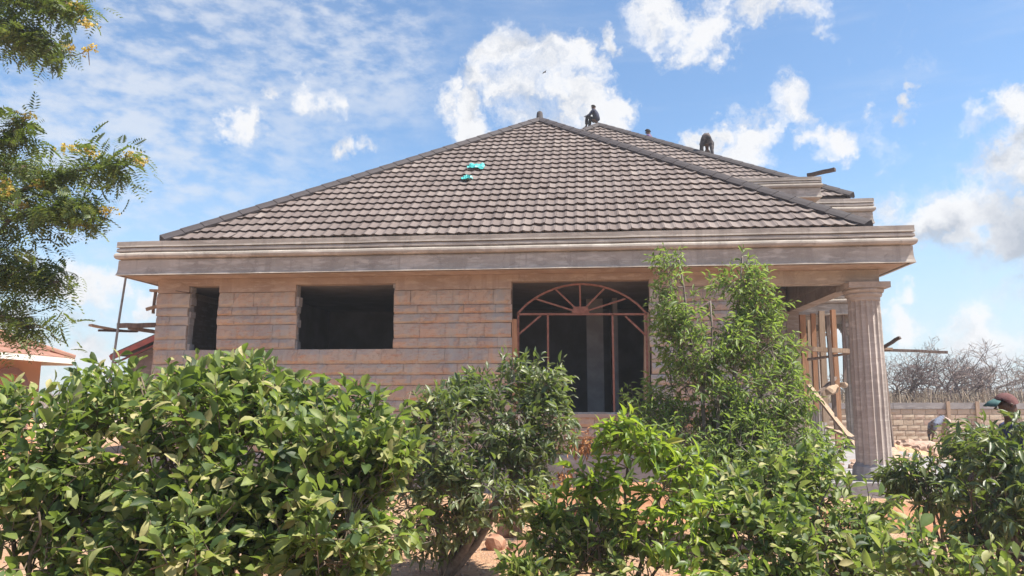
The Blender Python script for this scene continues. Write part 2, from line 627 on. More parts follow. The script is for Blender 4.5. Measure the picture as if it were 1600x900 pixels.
N = 230
g = np.linspace(-1, 1, N)
gx = np.sinh(g * 5.2) / math.sinh(5.2) * 900
gy = np.sinh(g * 5.2) / math.sinh(5.2) * 900 + 9
V = [(x, y, gheight(x, y)) for y in gy for x in gx]
idx = np.arange(N * N).reshape(N, N)
Q = np.stack([idx[:-1, :-1], idx[:-1, 1:], idx[1:, 1:], idx[1:, :-1]], -1).reshape(-1, 4)
link('ground', quadmesh('ground', V, Q, True), 'ground', kind='structure')

# ---------------------------------------------------------------- house
L0 = Vector((-7.246, 13.67, 0))
HANG = math.atan2(-.0981, .9952)
HU = Vector((math.cos(HANG), math.sin(HANG), 0))
HV = Vector((-math.sin(HANG), math.cos(HANG), 0))
HM = Matrix.Translation(L0) @ Matrix.Rotation(HANG, 4, 'Z')
HMI = HM.inverted()
FL = 13.97


def hpix(px, py, v):
    """house-local (u, z) of a photo pixel on the plane at depth v"""
    r = ray(px, py)
    o = HMI @ Vector((0, 0, CAMZ))
    d = HMI.to_3x3() @ r
    t = (v - o.y) / d.y
    p = o + d * t
    return p.x, p.z


house = empty('unfinished_house', L0, HANG,
              'unfinished single storey stone house with brown tiled hip roofs and heavy cement cornice', 'house')


def hbar(a, b_, *k, **kw):
    return None


# -- walls
WV = .60            # front face of the wall
TH = .22
U0, U1 = .50, 11.44
Z0, ZB, ZT = .05, 3.57, 3.83


def opening(x0, y0, x1, y1, v=WV):
    u0, zt = hpix(x0, y0, v)
    u1, zb = hpix(x1, y1, v)
    return [u0, u1, zb, zt]


OP = [opening(296, 447, 338, 547), opening(463, 445, 616, 548), opening(799, 443, 1020, 648)]
for o_ in OP:
    o_[3] = 3.70
wall = MB()


def wallbox(m, u0, u1, z0, z1, v0, v1, ops):
    us = sorted({u0, u1, *[x for o in ops for x in (o[0], o[1])]})
    for a, b_ in zip(us[:-1], us[1:]):
        o = [q for q in ops if q[0] <= a + 1e-6 and q[1] >= b_ - 1e-6]
        if o and o[0][3] > z0 and o[0][2] < z1:
            q = o[0]
            if q[2] > z0 + .01:
                m.box(a, b_, v0, v1, z0, min(q[2], z1))
            if q[3] < z1 - .01:
                m.box(a, b_, v0, v1, max(q[3], z0), z1)
        else:
            m.box(a, b_, v0, v1, z0, z1)


wallbox(wall, U0 + .03, U1 - .03, Z0, ZB, WV + .025, WV + TH, OP)
# side, rear and recess walls
wall.box(U0 + .03, U0 + TH, WV + TH, 19.0, Z0, ZB)
wall.box(U0 + TH, 13.2, 18.8, 19.0, Z0, ZB)
wall.box(U1 - TH, U1 - .03, WV + TH, 5.3, Z0, ZB)
wallm = wall.build('wall', 'mortar', house)

# stones
HTS = [.275, .16, .175, .265, .19, .275, .20, .19, .27, .19, .27, .20, .26, .19, .27]


def stone_mesh(seed):
    """one rock-faced block, unit size: x 0..1, z 0..1, bulging towards -y (about .07 deep at scale 1)"""
    r = random.Random(seed)
    nx, nz = 5, 3
    vs, fs = [], []
    prof = [0.0, .95, 1.0, .50]
    for j in range(nz + 1):
        for i in range(nx + 1):
            e = 1.0 if 0 < i < nx else .72
            d = prof[j] * e * (.050 + r.uniform(-.018, .018))
            if j == 0:
                d = .006 + r.uniform(0, .010)
            x = i / nx + (r.uniform(-.04, .04) if 0 < i < nx else 0)
            z = [0.0, .22, .62, 1.0][j] + (r.uniform(-.05, .05) if 0 < j < nz else r.uniform(-.012, .012))
            vs.append((x, -d, z))
    for j in range(nz):
        for i in range(nx):
            a = j * (nx + 1) + i
            fs.append((a, a + 1, a + nx + 2, a + nx + 1))
    o = len(vs)
    vs += [(0, .04, 0), (1, .04, 0), (1, .04, 1), (0, .04, 1)]
    bot = list(range(0, nx + 1))
    top = list(range(nz * (nx + 1), (nz + 1) * (nx + 1)))
    lef = [j * (nx + 1) for j in range(nz + 1)]
    rig = [j * (nx + 1) + nx for j in range(nz + 1)]
    fs.append(tuple([o + 0, o + 1] + bot[::-1]))
    fs.append(tuple(top + [o + 2, o + 3]))
    fs.append(tuple([o + 3, o + 0] + lef))
    fs.append(tuple([o + 1, o + 2] + rig[::-1]))
    return vs, fs


SM = [stone_mesh(i) for i in range(8)]
SMESH = []
for vs, fs in SM:
    me = bpy.data.meshes.new('stone_block')
    me.from_pydata(vs, [], fs)
    me.materials.append(MATS['stone'])
    me.update()
    SMESH.append(me)


def lay_stones(u0, u1, v, ztop, hts, ops, seed, count, parent, limit, ragged=True, length=.40, hidden_below=-1):
    r = random.Random(seed)
    rest = MB()
    z = ztop
    n = 0
    for row, h in enumerate(hts):
        zb = z - h
        segs = [(u0, u1)]
        for o in ops:
            if o[2] < (z + zb) / 2 < o[3]:
                new = []
                for a, b_ in segs:
                    if o[0] > a and o[1] < b_:
                        new += [(a, o[0]), (o[1], b_)]
                    else:
                        new.append((a, b_))
                segs = new
        for a, b_ in segs:
            x = a - (r.uniform(-.01, .03) if ragged else 0)
            end = b_ + (r.uniform(-.02, .03) if ragged else 0)
            while x < end - .01:
                w = length * r.uniform(.62, 1.25)
                if end - (x + w) < .2:
                    w = end - x
                gap = .004
                hh = h - .010
                k = r.randrange(len(SM))
                sy = r.uniform(.75, 1.25)
                dy = r.uniform(-.006, .008)
                if count[0] < limit and zb > hidden_below:
                    o = bpy.data.objects.new('stone_block', SMESH[k])
                    COL.objects.link(o)
                    o.parent = parent
                    o.location = (x + gap / 2, v + .028 + dy, zb)
                    o.scale = (w - gap, sy, hh)
                    count[0] += 1
                else:
                    rest.add([(x + gap / 2 + p[0] * (w - gap), v + .028 + dy + p[1] * sy, zb + p[2] * hh) for p in SM[k][0]], SM[k][1])
                x += w
        z = zb
    return rest


cnt = [0]
rest = lay_stones(U0, U1, WV, ZB, HTS, OP, 5, cnt, wallm, 285, hidden_below=1.0)
rest.build('low_stone_courses', 'stone', wallm, kind='stuff')
# recess back wall stones (shaded porch)
rv = 5.3
rw = MB()
rw.box(U1 - .03, 13.22, rv + .02, rv + TH, Z0, 4.15)
rw.build('porch_wall', 'mortar', house)
r2 = lay_stones(U1 - .02, 13.2, rv, 4.15, [.25, .2, .27, .19] * 4, [], 9, [0], wallm, 0)
r2.build('porch_stone_courses', 'stone', wallm, kind='stuff')
# left return of the wall: stone ends seen as a ragged edge
side = MB()
r = random.Random(4)
z = ZB
for h in HTS:
    vv = WV + .03
    while vv < 10:
        w = .4 * r.uniform(.7, 1.2)
        d = r.uniform(.0, .05)
        side.box(U0 - d, U0 + .04, vv, vv + w - .006, z - h + .006, z)
        vv += w
    z -= h
side.build('side_stone_courses', 'stone', wallm, kind='stuff')
# ring beam above the stones (cement)
beam = MB()
wallbox(beam, U0, U1, ZB, ZT - .003, WV - .012, WV + TH + .01, OP)
beam.box(U0, U0 + TH, WV + TH + .01, 19, ZB, ZT - .003)
beam.build('ring_beam', 'cement_warm', house)
# front porch beam, side beam, pilaster
pb = MB()
pb.box(U1, 13.62, .70, 1.02, 3.60, ZT - .003)
pb.build('porch_beam', 'cement', house)
pb = MB()
pb.box(U1, 13.30, .74, 1.00, ZT + .05, 4.2)
pb.box(13.27, 13.55, 1.023, 8.6, 3.605, 4.2)
pb.box(13.19, 13.48, 5.28, 5.6, .3, 3.602)
pb.build('side_beam', 'cement_warm', house)
ce = MB()
ce.box(U1, 13.9, .9, 8.1, 4.203, 4.30)
ce.build('porch_ceiling', 'grey_cement', house)
# plinth and floor
pl = MB()
pl.box(U0 - .06, U1 + .06, WV - .07, WV - .003, -.2, .60)
pl.box(U1 + .063, 16.6, .35, 14.5, -.2, .24)
pl.build('plinth', 'grey_cement', house)
fl = MB()
fl.box(U0 + TH, U1 - TH, WV + TH, 18.8, .3, .5)
fl.build('floor_slab', 'grey_cement', house)
# sill of the arched opening
sm = MB()
sm.box(OP[2][0] - .06, OP[2][1] + .06, WV - .075, WV + TH, OP[2][2] - .05, OP[2][2] + .012)
sm.build('window_sill', 'cement_warm', house)
# mortar jambs
jm = MB()
r = random.Random(8)
for o in OP[:2]:
    for side_, uu in ((1, o[0]), (-1, o[1])):
        z = o[2]
        while z < o[3] - .02:
            h = min(r.uniform(.1, .19), o[3] - z)
            t = r.uniform(.0, .055)
            a, b_ = (uu, uu + t) if side_ > 0 else (uu - t, uu)
            jm.box(a, b_, WV + .03 + r.uniform(0, .015), WV + TH - .01, z, z + h - .004)
            z += h
jm.build('opening_jamb', 'grey_cement', house)
# interior: ceiling, partitions
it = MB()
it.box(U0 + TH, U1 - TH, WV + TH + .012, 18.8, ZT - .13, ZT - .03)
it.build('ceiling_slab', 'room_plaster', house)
it = MB()
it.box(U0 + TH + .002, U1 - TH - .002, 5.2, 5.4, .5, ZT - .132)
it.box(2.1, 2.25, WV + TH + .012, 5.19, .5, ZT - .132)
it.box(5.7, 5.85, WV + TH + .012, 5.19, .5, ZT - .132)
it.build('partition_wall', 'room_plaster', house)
it = MB()
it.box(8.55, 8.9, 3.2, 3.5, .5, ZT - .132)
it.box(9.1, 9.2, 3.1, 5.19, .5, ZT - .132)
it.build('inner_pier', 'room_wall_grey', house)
# soffit (underside of the overhang) and parapet body
sf = MB()
sf.box(.06, FL - .06, .06, WV + .9, ZT, ZT + .10)
sf.box(.06, U0 + .3, WV + .903, 19.4, ZT, ZT + .10)
sf.box(13.25, FL - .06, WV + .903, 8.2, ZT, ZT + .10)
sf.build('soffit', 'cement_warm', house)
PROF = [(-.10, .62), (0, .62), (.0, .545), (.006, .517), (-.045, .514), (-.045, .498), (-.006, .494), (.002, .455), (.000, .434),
        (-.045, .430), (-.045, .414), (.006, .410), (.026, .385), (.032, .355), (.022, .325), (.006, .304), (-.060, .300),
        (-.060, .280), (-.034, .277), (-.030, .12), (-.020, .05), (-.002, .0), (-.10, .0)]


def sweep(name, path, prof, z0, scale=1.0, m='cement', parent=house, closed_ends=True):
    """moulding swept along a plan path with mitred corners; outward is to the right of travel"""
    mb = MB()
    P0_ = [Vector((p[0], p[1])) for p in path]
    P = []
    for a_, b__ in zip(P0_[:-1], P0_[1:]):
        k_ = max(1, int((b__ - a_).length / .45))
        P += [a_.lerp(b__, i_ / k_) for i_ in range(k_)]
    P.append(P0_[-1])
    rj = random.Random(len(name) + int(z0 * 100))
    zj = [rj.uniform(-.004, .004) for _ in P]
    oj = [rj.uniform(-.004, .004) if 0 < i_ < len(P) - 1 else 0 for i_ in range(len(P))]
    rows = []
    for i, p in enumerate(P):
        if i == 0:
            d = (P[1] - P[0]).normalized()
            nrm = Vector((d.y, -d.x))
        elif i == len(P) - 1:
            d = (P[-1] - P[-2]).normalized()
            nrm = Vector((d.y, -d.x))
        else:
            d1 = (P[i] - P[i - 1]).normalized()
            d2 = (P[i + 1] - P[i]).normalized()
            a, b_ = Vector((d1.y, -d1.x)), Vector((d2.y, -d2.x))
            nrm = (a + b_) / (1 + a.dot(b_))
        rows.append([(p.x + nrm.x * (o * scale + (oj[i] + rj.uniform(-.0015, .0015) if o > -.09 else 0)), p.y + nrm.y * (o * scale + (oj[i] if o > -.09 else 0)), z0 + z * scale + (zj[i] if z > .01 else 0)) for o, z in prof])
    k = len(prof)
    vs = [v for r_ in rows for v in r_]
    fs = []
    for i in range(len(rows) - 1):
        for j in range(k):
            jj = (j + 1) % k
            fs.append((i * k + j, i * k + jj, (i + 1) * k + jj, (i + 1) * k + j))
    fs.append(tuple(range(k)))
    fs.append(tuple(reversed(range((len(rows) - 1) * k, len(rows) * k))))
    mb.add(vs, fs)
    return mb.build(name, m, parent)


sweep('cornice', [(0, 19.5), (0, 0), (FL, 0), (FL, 8.1)], PROF, ZT)
# portico cornice, low
sweep('cornice', [(FL + .02, 8.17), (16.36, 8.17), (16.36, 13.4)], PROF, ZT)
lo = MB()
lo.box(13.5, 16.3, 8.23, 13.4, ZT, ZT + .5)
lo.build('soffit', 'cement_warm', house)
pb = MB()
pb.box(13.6, 16.05, 8.62, 8.95, 3.62, ZT - .002)
pb.box(15.62, 15.94, 8.953, 13.2, 3.62, ZT - .002)
pb.build('portico_beam', 'cement', house)
# upper tiers
sweep('upper_cornice', [(6.0, 4.83), (14.03, 4.83), (14.03, 7.6)], PROF, 6.22, .78)
up = MB()
up.box(6.0, 13.95, 4.9, 7.4, 6.222, 6.62)
up.box(6.1, 13.35, 5.35, 7.3, 4.31, 6.22)
up.build('upper_wall', 'cement_warm', house)
sweep('upper_cornice', [(13.2, 6.93), (15.95, 6.93), (15.95, 11.5)], PROF, 6.04, 1.06)
up = MB()
up.box(13.5, 15.87, 7.41, 11.5, 6.042, 6.6)
up.box(13.6, 15.2, 7.5, 11.2, 4.46, 6.04)
up.build('upper_wall', 'cement_warm', house)


# -- columns: fluted, entasis, capital of stacked rings
def column(u, v, z0, z1, R, mound=True):
    e = empty('column')
    e.parent = house
    e.location = (u, v, 0)
    zc = z1 - .30
    nf, per = 18, 8
    rows = []
    zs = [z0 + (zc - z0) * t for t in (0, .02, .12, .2, .305, .31, .4, .5, .6, .655, .66, .8, .9, .97, 1)]
    rj = random.Random(int(u * 77))
    mb = MB()
    for z in zs:
        t = (z - z0) / (zc - z0)
        rr = R * (1.0 - .09 * t ** 1.6) + rj.uniform(-.003, .003)
        ring = []
        for k in range(nf * per):
            a = 2 * PI * k / (nf * per)
            ph = (k % per) / per
            fl_ = abs(math.sin(PI * ph)) ** .8
            ring.append((math.cos(a) * (rr - .027 * fl_), math.sin(a) * (rr - .027 * fl_), z))
        rows.append(ring)
    k = nf * per
    vs = [p for r_ in rows for p in r_]
    fs = [(i * k + j, i * k + (j + 1) % k, (i + 1) * k + (j + 1) % k, (i + 1) * k + j) for i in range(len(rows) - 1) for j in range(k)]
    mb.add(vs, fs)
    mb.build('shaft', 'column_cement', e)
    cap = MB()
    rt = R * .91
    prof = [(rt - .03, zc - .03), (rt + .005, zc), (rt + .008, zc + .055), (rt + .028, zc + .065), (rt + .045, zc + .10),
            (rt + .035, zc + .125), (rt + .062, zc + .135), (rt + .078, zc + .17), (rt + .066, zc + .195), (rt - .1, zc + .197)]
    n = 40
    vs = [(math.cos(2 * PI * j / n) * a, math.sin(2 * PI * j / n) * a, z) for a, z in prof for j in range(n)]
    fs = [(i * n + j, i * n + (j + 1) % n, (i + 1) * n + (j + 1) % n, (i + 1) * n + j) for i in range(len(prof) - 1) for j in range(n)]
    cap.add(vs, fs)
    w = rt + .085
    cap.box(-w, w, -w, w, zc + .198, z1)
    cap.build('capital', 'column_cement', e)
    if mound:
        r_ = random.Random(int(u * 10))
        m = MB()
        n = 18
        vs = []
        for j, (rr, z) in enumerate([(R + .10, z0 - .22), (R + .09, z0 - .02), (R + .045, z0 + .13), (R - .03, z0 + .2)]):
            for i in range(n):
                q = rr + (r_.uniform(-.02, .02) if j else 0)
                zz = z + (r_.uniform(-.05, .05) if j > 1 else 0)
                vs.append((math.cos(2 * PI * i / n) * q, math.sin(2 * PI * i / n) * q, zz))
        fs = [(j * n + i, j * n + (i + 1) % n, (j + 1) * n + (i + 1) % n, (j + 1) * n + i) for j in range(3) for i in range(n)]
        m.add(vs, fs)
        m.build('base', 'grey_cement', e)
    return e


column(13.40, .88, .33, 3.598, .285)
column(15.79, 8.80, .30, 3.618, .25)
column(15.75, 12.1, .30, 3.618, .25)
dark = MB()
dark.box(12.85, 13.24, .68, .70, 3.62, ZT - .004)


# -- roofs
def tile_plane(root, P0, P1, P2, P3, nparts, label_m='tile', seed=0, tw=.195, th=.36, lift=.0):
    """eave P0->P1, top edge P3->P2 (may coincide). Rows of wavy tiles with a drop at each lower lip."""
    P0, P1, P2, P3 = [Vector(p) for p in (P0, P1, P2, P3)]
    s = (P1 - P0)
    L = s.length
    s.normalize()
    t = (P3 - P0) - s * (P3 - P0).dot(s)
    T = t.length
    t.normalize()
    n = s.cross(t).normalized()
    s3 = (P3 - P0).dot(s)
    s2 = (P2 - P0).dot(s)

    def lim(tt):
        f = tt / T
        return s3 * f, L + (s2 - L) * f
    seg = 8
    rows = int(math.ceil(T / th))
    r_ = random.Random(seed)
    Vs, Fs = [], []
    made = 0
    for k in range(rows):
        t0 = k * th
        t1 = min(t0 + th + .004, T)
        if t1 - t0 < .05:
            continue
        a0, b0 = lim(t0)
        a1, b1 = lim(t1)
        j0 = int(math.floor(min(a0, a1) / tw))
        j1 = int(math.ceil(max(b0, b1) / tw))
        for j in range(j0, j1):
            sa, sb = j * tw, (j + 1) * tw - .003
            if sb < min(a0, a1) or sa > max(b0, b1):
                continue
            if sb < a0 + .02 and sb < a1 + .02:
                continue
            if sa > b0 - .02:
                continue
            vs = []
            jit = r_.uniform(-.004, .006) + (.011 if r_.random() < .03 else 0)
            for (tt, off, a, b_) in ((t0 + .042, -.004, a0, b0), (t0, .040 + jit, a0, b0), (t1 + .03, .000, a1, b1)):
                for i in range(seg + 1):
                    ph = i / seg
                    q = sa + (sb - sa) * ph
                    x = min(max(q, a), b_)
                    h = .011 * math.cos(2 * PI * ph) + .003 * math.cos(4 * PI * ph + .8) + .014
                    p = P0 + s * x + t * tt + n * (h + off)
                    vs.append(p)
            fs = []
            m = seg + 1
            for q in range(2):
                for i in range(seg):
                    fs.append((q * m + i, q * m + i + 1, (q + 1) * m + i + 1, (q + 1) * m + i))
            if made < nparts:
                me = bpy.data.meshes.new('roof_tile')
                me.from_pydata([tuple(v) for v in vs], [], fs)
                me.materials.append(MATS[label_m])
                o = bpy.data.objects.new('roof_tile', me)
                COL.objects.link(o)
                o.parent = root
                made += 1
            else:
                o_ = len(Vs)
                Vs += [tuple(v) for v in vs]
                Fs += [tuple(i + o_ for i in f) for f in fs]
    if Vs:
        link('tile_rows', quadmesh('tile_rows', Vs, Fs), label_m, root, kind='stuff')
    return n


def caps(root, A, B, n1, n2, w=.125, m='ridge'):
    """overlapping ridge caps from low A to high B, folded over the two slopes with normals n1, n2"""
    A, B = Vector(A), Vector(B)
    d = (B - A).normalized()
    L = (B - A).length
    k = int(L / .40)
    st = L / k
    up = (n1 + n2).normalized()
    e1 = d.cross(n1).normalized()
    e2 = -d.cross(n2).normalized()
    if e1.dot(n2) > 0:
        e1 = -e1
    if e2.dot(n1) > 0:
        e2 = -e2
    for i in range(k):
        a = A + d * (i * st - .02)
        b_ = A + d * ((i + 1) * st + .02)
        mb = MB()
        vs = []
        for p, l in ((a, .082), (b_, .070)):
            vs += [p + e1 * w + n1 * (l - .05), p + e1 * w + n1 * l, p + e1 * w * .35 + n1 * (l + .028), p + up * (l + .055),
                   p + e2 * w * .35 + n2 * (l + .028), p + e2 * w + n2 * l, p + e2 * w + n2 * (l - .05)]
        fs = [(j, j + 1, j + 8, j + 7) for j in range(6)] + [tuple(range(7)), tuple(reversed(range(7, 14)))]
        mb.add(vs, fs)
        mb.build('ridge_cap', m, root)


def hip_roof(C1, C2, A, back, ze, za, nparts, seed):
    """C1,C2 = front eave corners (u,v); A=front apex; back = v of the rear eave"""
    root = empty('roof')
    root.parent = house
    zb = A[1] + max(1.0, (back - A[1]) - (A[1] - C1[1]))
    c1, c2 = (C1[0], C1[1], ze), (C2[0], C2[1], ze)
    a, b_ = (A[0], A[1], za), (A[0], zb, za)
    d1, d2 = (C1[0], back, ze), (C2[0], back, ze)
    nf = tile_plane(root, c1, c2, a, a, nparts, seed=seed)
    nl = tile_plane(root, d1, c1, a, b_, 0, seed=seed + 1)
    nr = tile_plane(root, c2, d2, b_, a, 0, seed=seed + 2)
    nb_ = tile_plane(root, d2, d1, b_, b_, 0, seed=seed + 3)
    caps(root, c1, a, nf, nl)
    caps(root, c2, a, nf, nr)
    caps(root, a, b_, nl, nr)
    # solid deck under the tiles so no light leaks through
    dk = MB()
    lo_ = -.03
    dk.add([Vector(p) + Vector((0, 0, lo_)) for p in (c1, c2, d2, d1, a, b_)],
           [(0, 1, 4), (1, 2, 5, 4), (2, 3, 5), (3, 0, 4, 5), (3, 2, 1, 0)])
    dk.build('roof_deck', 'wood_dark', root)
    # upright end cap at the apex
    f = MB()
    ax = Vector(a)
    n = 12
    vs = []
    for z, rr in ((-.05, .11), (.02, .095), (.17, .085), (.22, .07), (.25, .03)):
        for i in range(n):
            vs.append((ax.x + math.cos(2 * PI * i / n) * rr, ax.y + .05 + math.sin(2 * PI * i / n) * rr * .8 + z * .25, ax.z + .10 + z))
    f.add(vs, [(j * n + i, j * n + (i + 1) % n, (j + 1) * n + (i + 1) % n, (j + 1) * n + i) for j in range(4) for i in range(n)] + [tuple(range(4 * n, 5 * n))])
    if nparts:
        f.build('apex_cap', 'ridge', root)
    return root, nf, nr


R1 = hip_roof((.6, .5), (13.41, .5), (7.305, 7.7), 19.3, 4.55, 9.345, 300, 1)
R2 = hip_roof((2.9, 7.495), (15.586, 7.495), (9.08, 13.79), 27.0, 6.89, 11.37, 0, 20)

# -- arched steel window frame in the wide opening
wf = empty('window_frame')
wf.parent = house
vF = WV + .10


def hp(px, py, v=vF):
    u, z = hpix(px, py, v)
    return Vector((u, v, z))


def framebar(name, a, b_, w=.05, h=.04):
    mb = MB()
    mb.bar(a, b_, w, h, up=(0, 1, 0))
    mb.build(name, 'red_oxide', wf)


xl, xr = 808, 1011
zr = hp(808, 491).z
pl_ = hp(xl, 491)
pr_ = hp(xr, 491)
framebar('transom', pl_, pr_, .036, .04)
botL, botR = hp(xl, 646), hp(xr, 646)
botL.z = botR.z = OP[2][2] + .014
botL.x, botR.x = pl_.x + .02, pr_.x - .02
framebar('stile', botL, Vector((botL.x, vF, zr)), .036, .04)
framebar('stile', botR, Vector((botR.x, vF, zr)), .036, .04)
for px in (856, 957):
    p = hp(px, 491)
    framebar('mullion', Vector((p.x, vF, zr)), Vector((p.x, vF, botL.z)), .036, .04)
framebar('brace', hp(845, 493), hp(811, 522), .032, .035)
framebar('brace', hp(977, 494), hp(1009, 524), .032, .035)
arc = []
for i in range(15):
    t = i / 14
    x = xl + (xr - xl) * t
    y = 491 - 47 * (1 - (2 * t - 1) ** 2) ** .85
    arc.append(hp(x, y))
am = MB()
for q, w in zip(arc[:-1], arc[1:]):
    am.bar(q, w, .034, .04, up=(0, 1, 0))
am.build('arch_bar', 'red_oxide', wf)
hub = hp(907, 489)
for px, py in ((837, 467), (868, 452), (906, 445), (944, 451), (977, 467)):
    framebar('spoke', hub, hp(px, py), .03, .034)
hm = MB()
hm.add([hp(893, 490, vF - .03), hp(921, 490, vF - .03), hp(918, 479, vF - .03), hp(896, 479, vF - .03),
        hp(893, 490, vF + .03), hp(921, 490, vF + .03), hp(918, 479, vF + .03), hp(896, 479, vF + .03)],
       [(0, 1, 2, 3), (7, 6, 5, 4), (0, 4, 5, 1), (1, 5, 6, 2), (2, 6, 7, 3), (3, 7, 4, 0)])
hm.build('hub', 'red_oxide', wf)


# ---------------------------------------------------------------- sticks, planks, poles
def stick(name, label, cat, a, b_, w, h, m, group=None, up=(0, 0, 1), bow=.0, tube=False):
    """one board or pole as a thing of its own; the origin sits at its lower end"""
    a, b_ = Vector(a), Vector(b_)
    if a.z > b_.z:
        a, b_ = b_, a
    mb = MB()
    L = (b_ - a).length
    k = 5
    d = (b_ - a)
    r_ = random.Random(int(L * 1000) + len(label))
    sd = d.cross(Vector((0, 1, .2))).normalized()
    pts = [a * 0 + d * (i / k) + sd * (bow * math.sin(PI * i / k) + r_.uniform(-.006, .006)) for i in range(k + 1)]
    if tube:
        mb.tube(pts, [w / 2 * (1 - .25 * i / k) for i in range(k + 1)], 8)
    else:
        for i in range(k):
            pass
        dd = d.normalized()
        u_ = Vector(up)
        if abs(dd.dot(u_)) > .98:
            u_ = Vector((0, 1, 0))
        sx = dd.cross(u_).normalized()
        sy = sx.cross(dd).normalized()
        vs = []
        for i, p in enumerate(pts):
            ww = w * (1 + r_.uniform(-.06, .06))
            for x, y in ((-1, -1), (1, -1), (1, 1), (-1, 1)):
                vs.append(p + sx * (x * ww / 2) + sy * (y * h / 2))
        fs = [(3, 2, 1, 0), tuple(4 * k + i for i in range(4))]
        for i in range(k):
            for q in range(4):
                fs.append((i * 4 + q, i * 4 + (q + 1) % 4, (i + 1) * 4 + (q + 1) % 4, (i + 1) * 4 + q))
        mb.add(vs, fs)
    o = mb.build(name, m, smooth=False)
    o.location = a
    return tag(o, label, cat, group)


# lumps of tarp / formwork at the porch
def rock_mesh(name, seed, sub=2, rough=.22):
    import bmesh
    bm = bmesh.new()
    bmesh.ops.create_icosphere(bm, subdivisions=sub, radius=1)
    for v in bm.verts:
        p = v.co
        k = 1 + rough * 1.6 * mnoise.noise(p * 1.1 + Vector((seed * 3.1, 0, 0))) + rough * .7 * mnoise.noise(p * 2.8 + Vector((0, seed, 0)))
        v.co = p * k
        for ax in range(3):                                   # chipped flat faces
            lim_ = .78 + .1 * mnoise.noise(Vector((seed, ax, 1)))
            if abs(v.co[ax]) > lim_:
                v.co[ax] = math.copysign(lim_ + (abs(v.co[ax]) - lim_) * .25, v.co[ax])
    me = bpy.data.meshes.new(name)
    bm.to_mesh(me)
    bm.free()
    return me


ROCK = [rock_mesh('rock', i) for i in range(6)]
for me in ROCK:
    me.materials.append(MATS['rock_red'])


def rock(px, py, D, size, label, k, group='rocks lying on the soil in front of the house', m=None, z=None, name='rock', cat='rock', sq=(1, .8, .75)):
    p = at(px, py, D)
    me = ROCK[k % 6]
    if m:
        me = me.copy()
        me.materials.clear()
        me.materials.append(MATS[m])
    o = link(name, me)
    zz = gheight(p.x, p.y) if z is None else z
    o.location = (p.x, p.y, zz + size * sq[2] * .55)
    o.scale = (size * sq[0], size * sq[1], size * sq[2])
    o.rotation_euler = (.1 * k, .07 * k, k * 1.3)
    return tag(o, label, cat, group)


# left of the house
pA = at(197, 430, 14.35)
pB = at(150, 722, 14.1)
pB.z = 0
stick('scaffold_pole', 'tall grey steel pole leaning under the left end of the cornice', 'pole', pB, pA, .055, .055, 'steel', tube=True)
G1 = 'scaffold boards sticking out left of the house wall'
stick('plank', 'pale nailed board at the left end of the scaffold, crossing the steel pole', 'plank', at(141, 508, 14.5), at(205, 518, 15.4), .10, .04, 'wood_pale', G1, bow=.02)
stick('plank', 'thick grey board, upper one running from the steel pole to the house wall', 'plank', at(183, 509, 14.9), at(262, 508, 15.2), .10, .09, 'wood_grey', G1)
stick('plank', 'thin dark board, lowest one crossing behind the steel pole', 'plank', at(154, 516, 14.8), at(215, 518, 15.3), .08, .04, 'wood_dark', G1)
stick('plank', 'dark brown board sloping down to the wall below the thick grey board', 'plank', at(200, 512, 15.0), at(262, 522, 15.35), .10, .07, 'wood_grey', G1)
G2 = 'timber bracket pieces on the upper left wall corner'
stick('timber_batten', 'short topmost timber batten at the upper left wall corner', 'batten', at(235, 454, 15.0), at(262, 455, 15.0), .09, .05, 'wood_pale', G2)
stick('timber_batten', 'upright short timber batten beside the upper left wall corner', 'batten', at(243, 456, 15.06), at(239, 490, 15.06), .045, .045, 'wood_grey', G2)
stick('timber_batten', 'lower sloping timber batten poking out at the upper left wall corner', 'batten', at(228, 484, 14.95), at(262, 474, 15.1), .09, .06, 'wood_pale', G2)
stick('rusty_rod', 'short dark iron rod sticking out of the ring beam above the left wall corner', 'rod', HM @ Vector((.9, .50, 3.60)), HM @ Vector((1.18, .60, 3.56)), .018, .018, 'wood_dark', tube=True)
# right porch
G3 = 'timber props standing in the porch'


def prop(px0, y0, px1, y1, D, w, m, label, D2=None, name='timber_prop', h=None, **k):
    return stick(name, label, 'prop', at(px0, y0, D), at(px1, y1, D2 or D), w, h or w * .6, m, G3, **k)


prop(1253, 492, 1262, 640, 17.2, .13, 'wood_orange', 'wide orange timber prop nearest the house corner in the porch')
prop(1270, 490, 1276, 640, 16.6, .10, 'wood_orange', 'orange timber prop second from the house corner in the porch')
prop(1301, 484, 1311, 662, 17.6, .10, 'wood_orange', 'tall pale orange timber prop in the middle of the porch', h=.10)
prop(1283, 486, 1290, 660, 18.0, .13, 'wood_pale', 'broad pale timber prop left of the middle of the porch')
prop(1292, 494, 1307, 672, 15.6, .075, 'wood_grey', 'thin dark grey leaning timber prop in front of the others in the porch')
prop(1306, 580, 1310, 700, 18.4, .12, 'wood_orange', 'short orange timber prop ending halfway up beside the thin dark prop')
prop(1330, 486, 1334, 600, 19.2, .12, 'wood_pale', 'pale timber prop far back beside the second fluted column')
stick('scaffold_board', 'long pale horizontal scaffold board crossing the porch behind the fluted column', 'plank', at(1240, 544, 15.8), at(1336, 549, 15.8), .16, .09, 'wood_pale')
stick('scaffold_pole', 'thin brown rail crossing the porch below the pale scaffold board', 'pole', at(1262, 562, 15.9), at(1336, 551, 15.9), .06, .06, 'wood_grey', tube=True)
stick('scaffold_board', 'thin horizontal board sticking out to the right of the large fluted column', 'plank', at(1366, 548, 14.6), at(1480, 551, 14.4), .07, .05, 'wood_grey', bow=-.02)
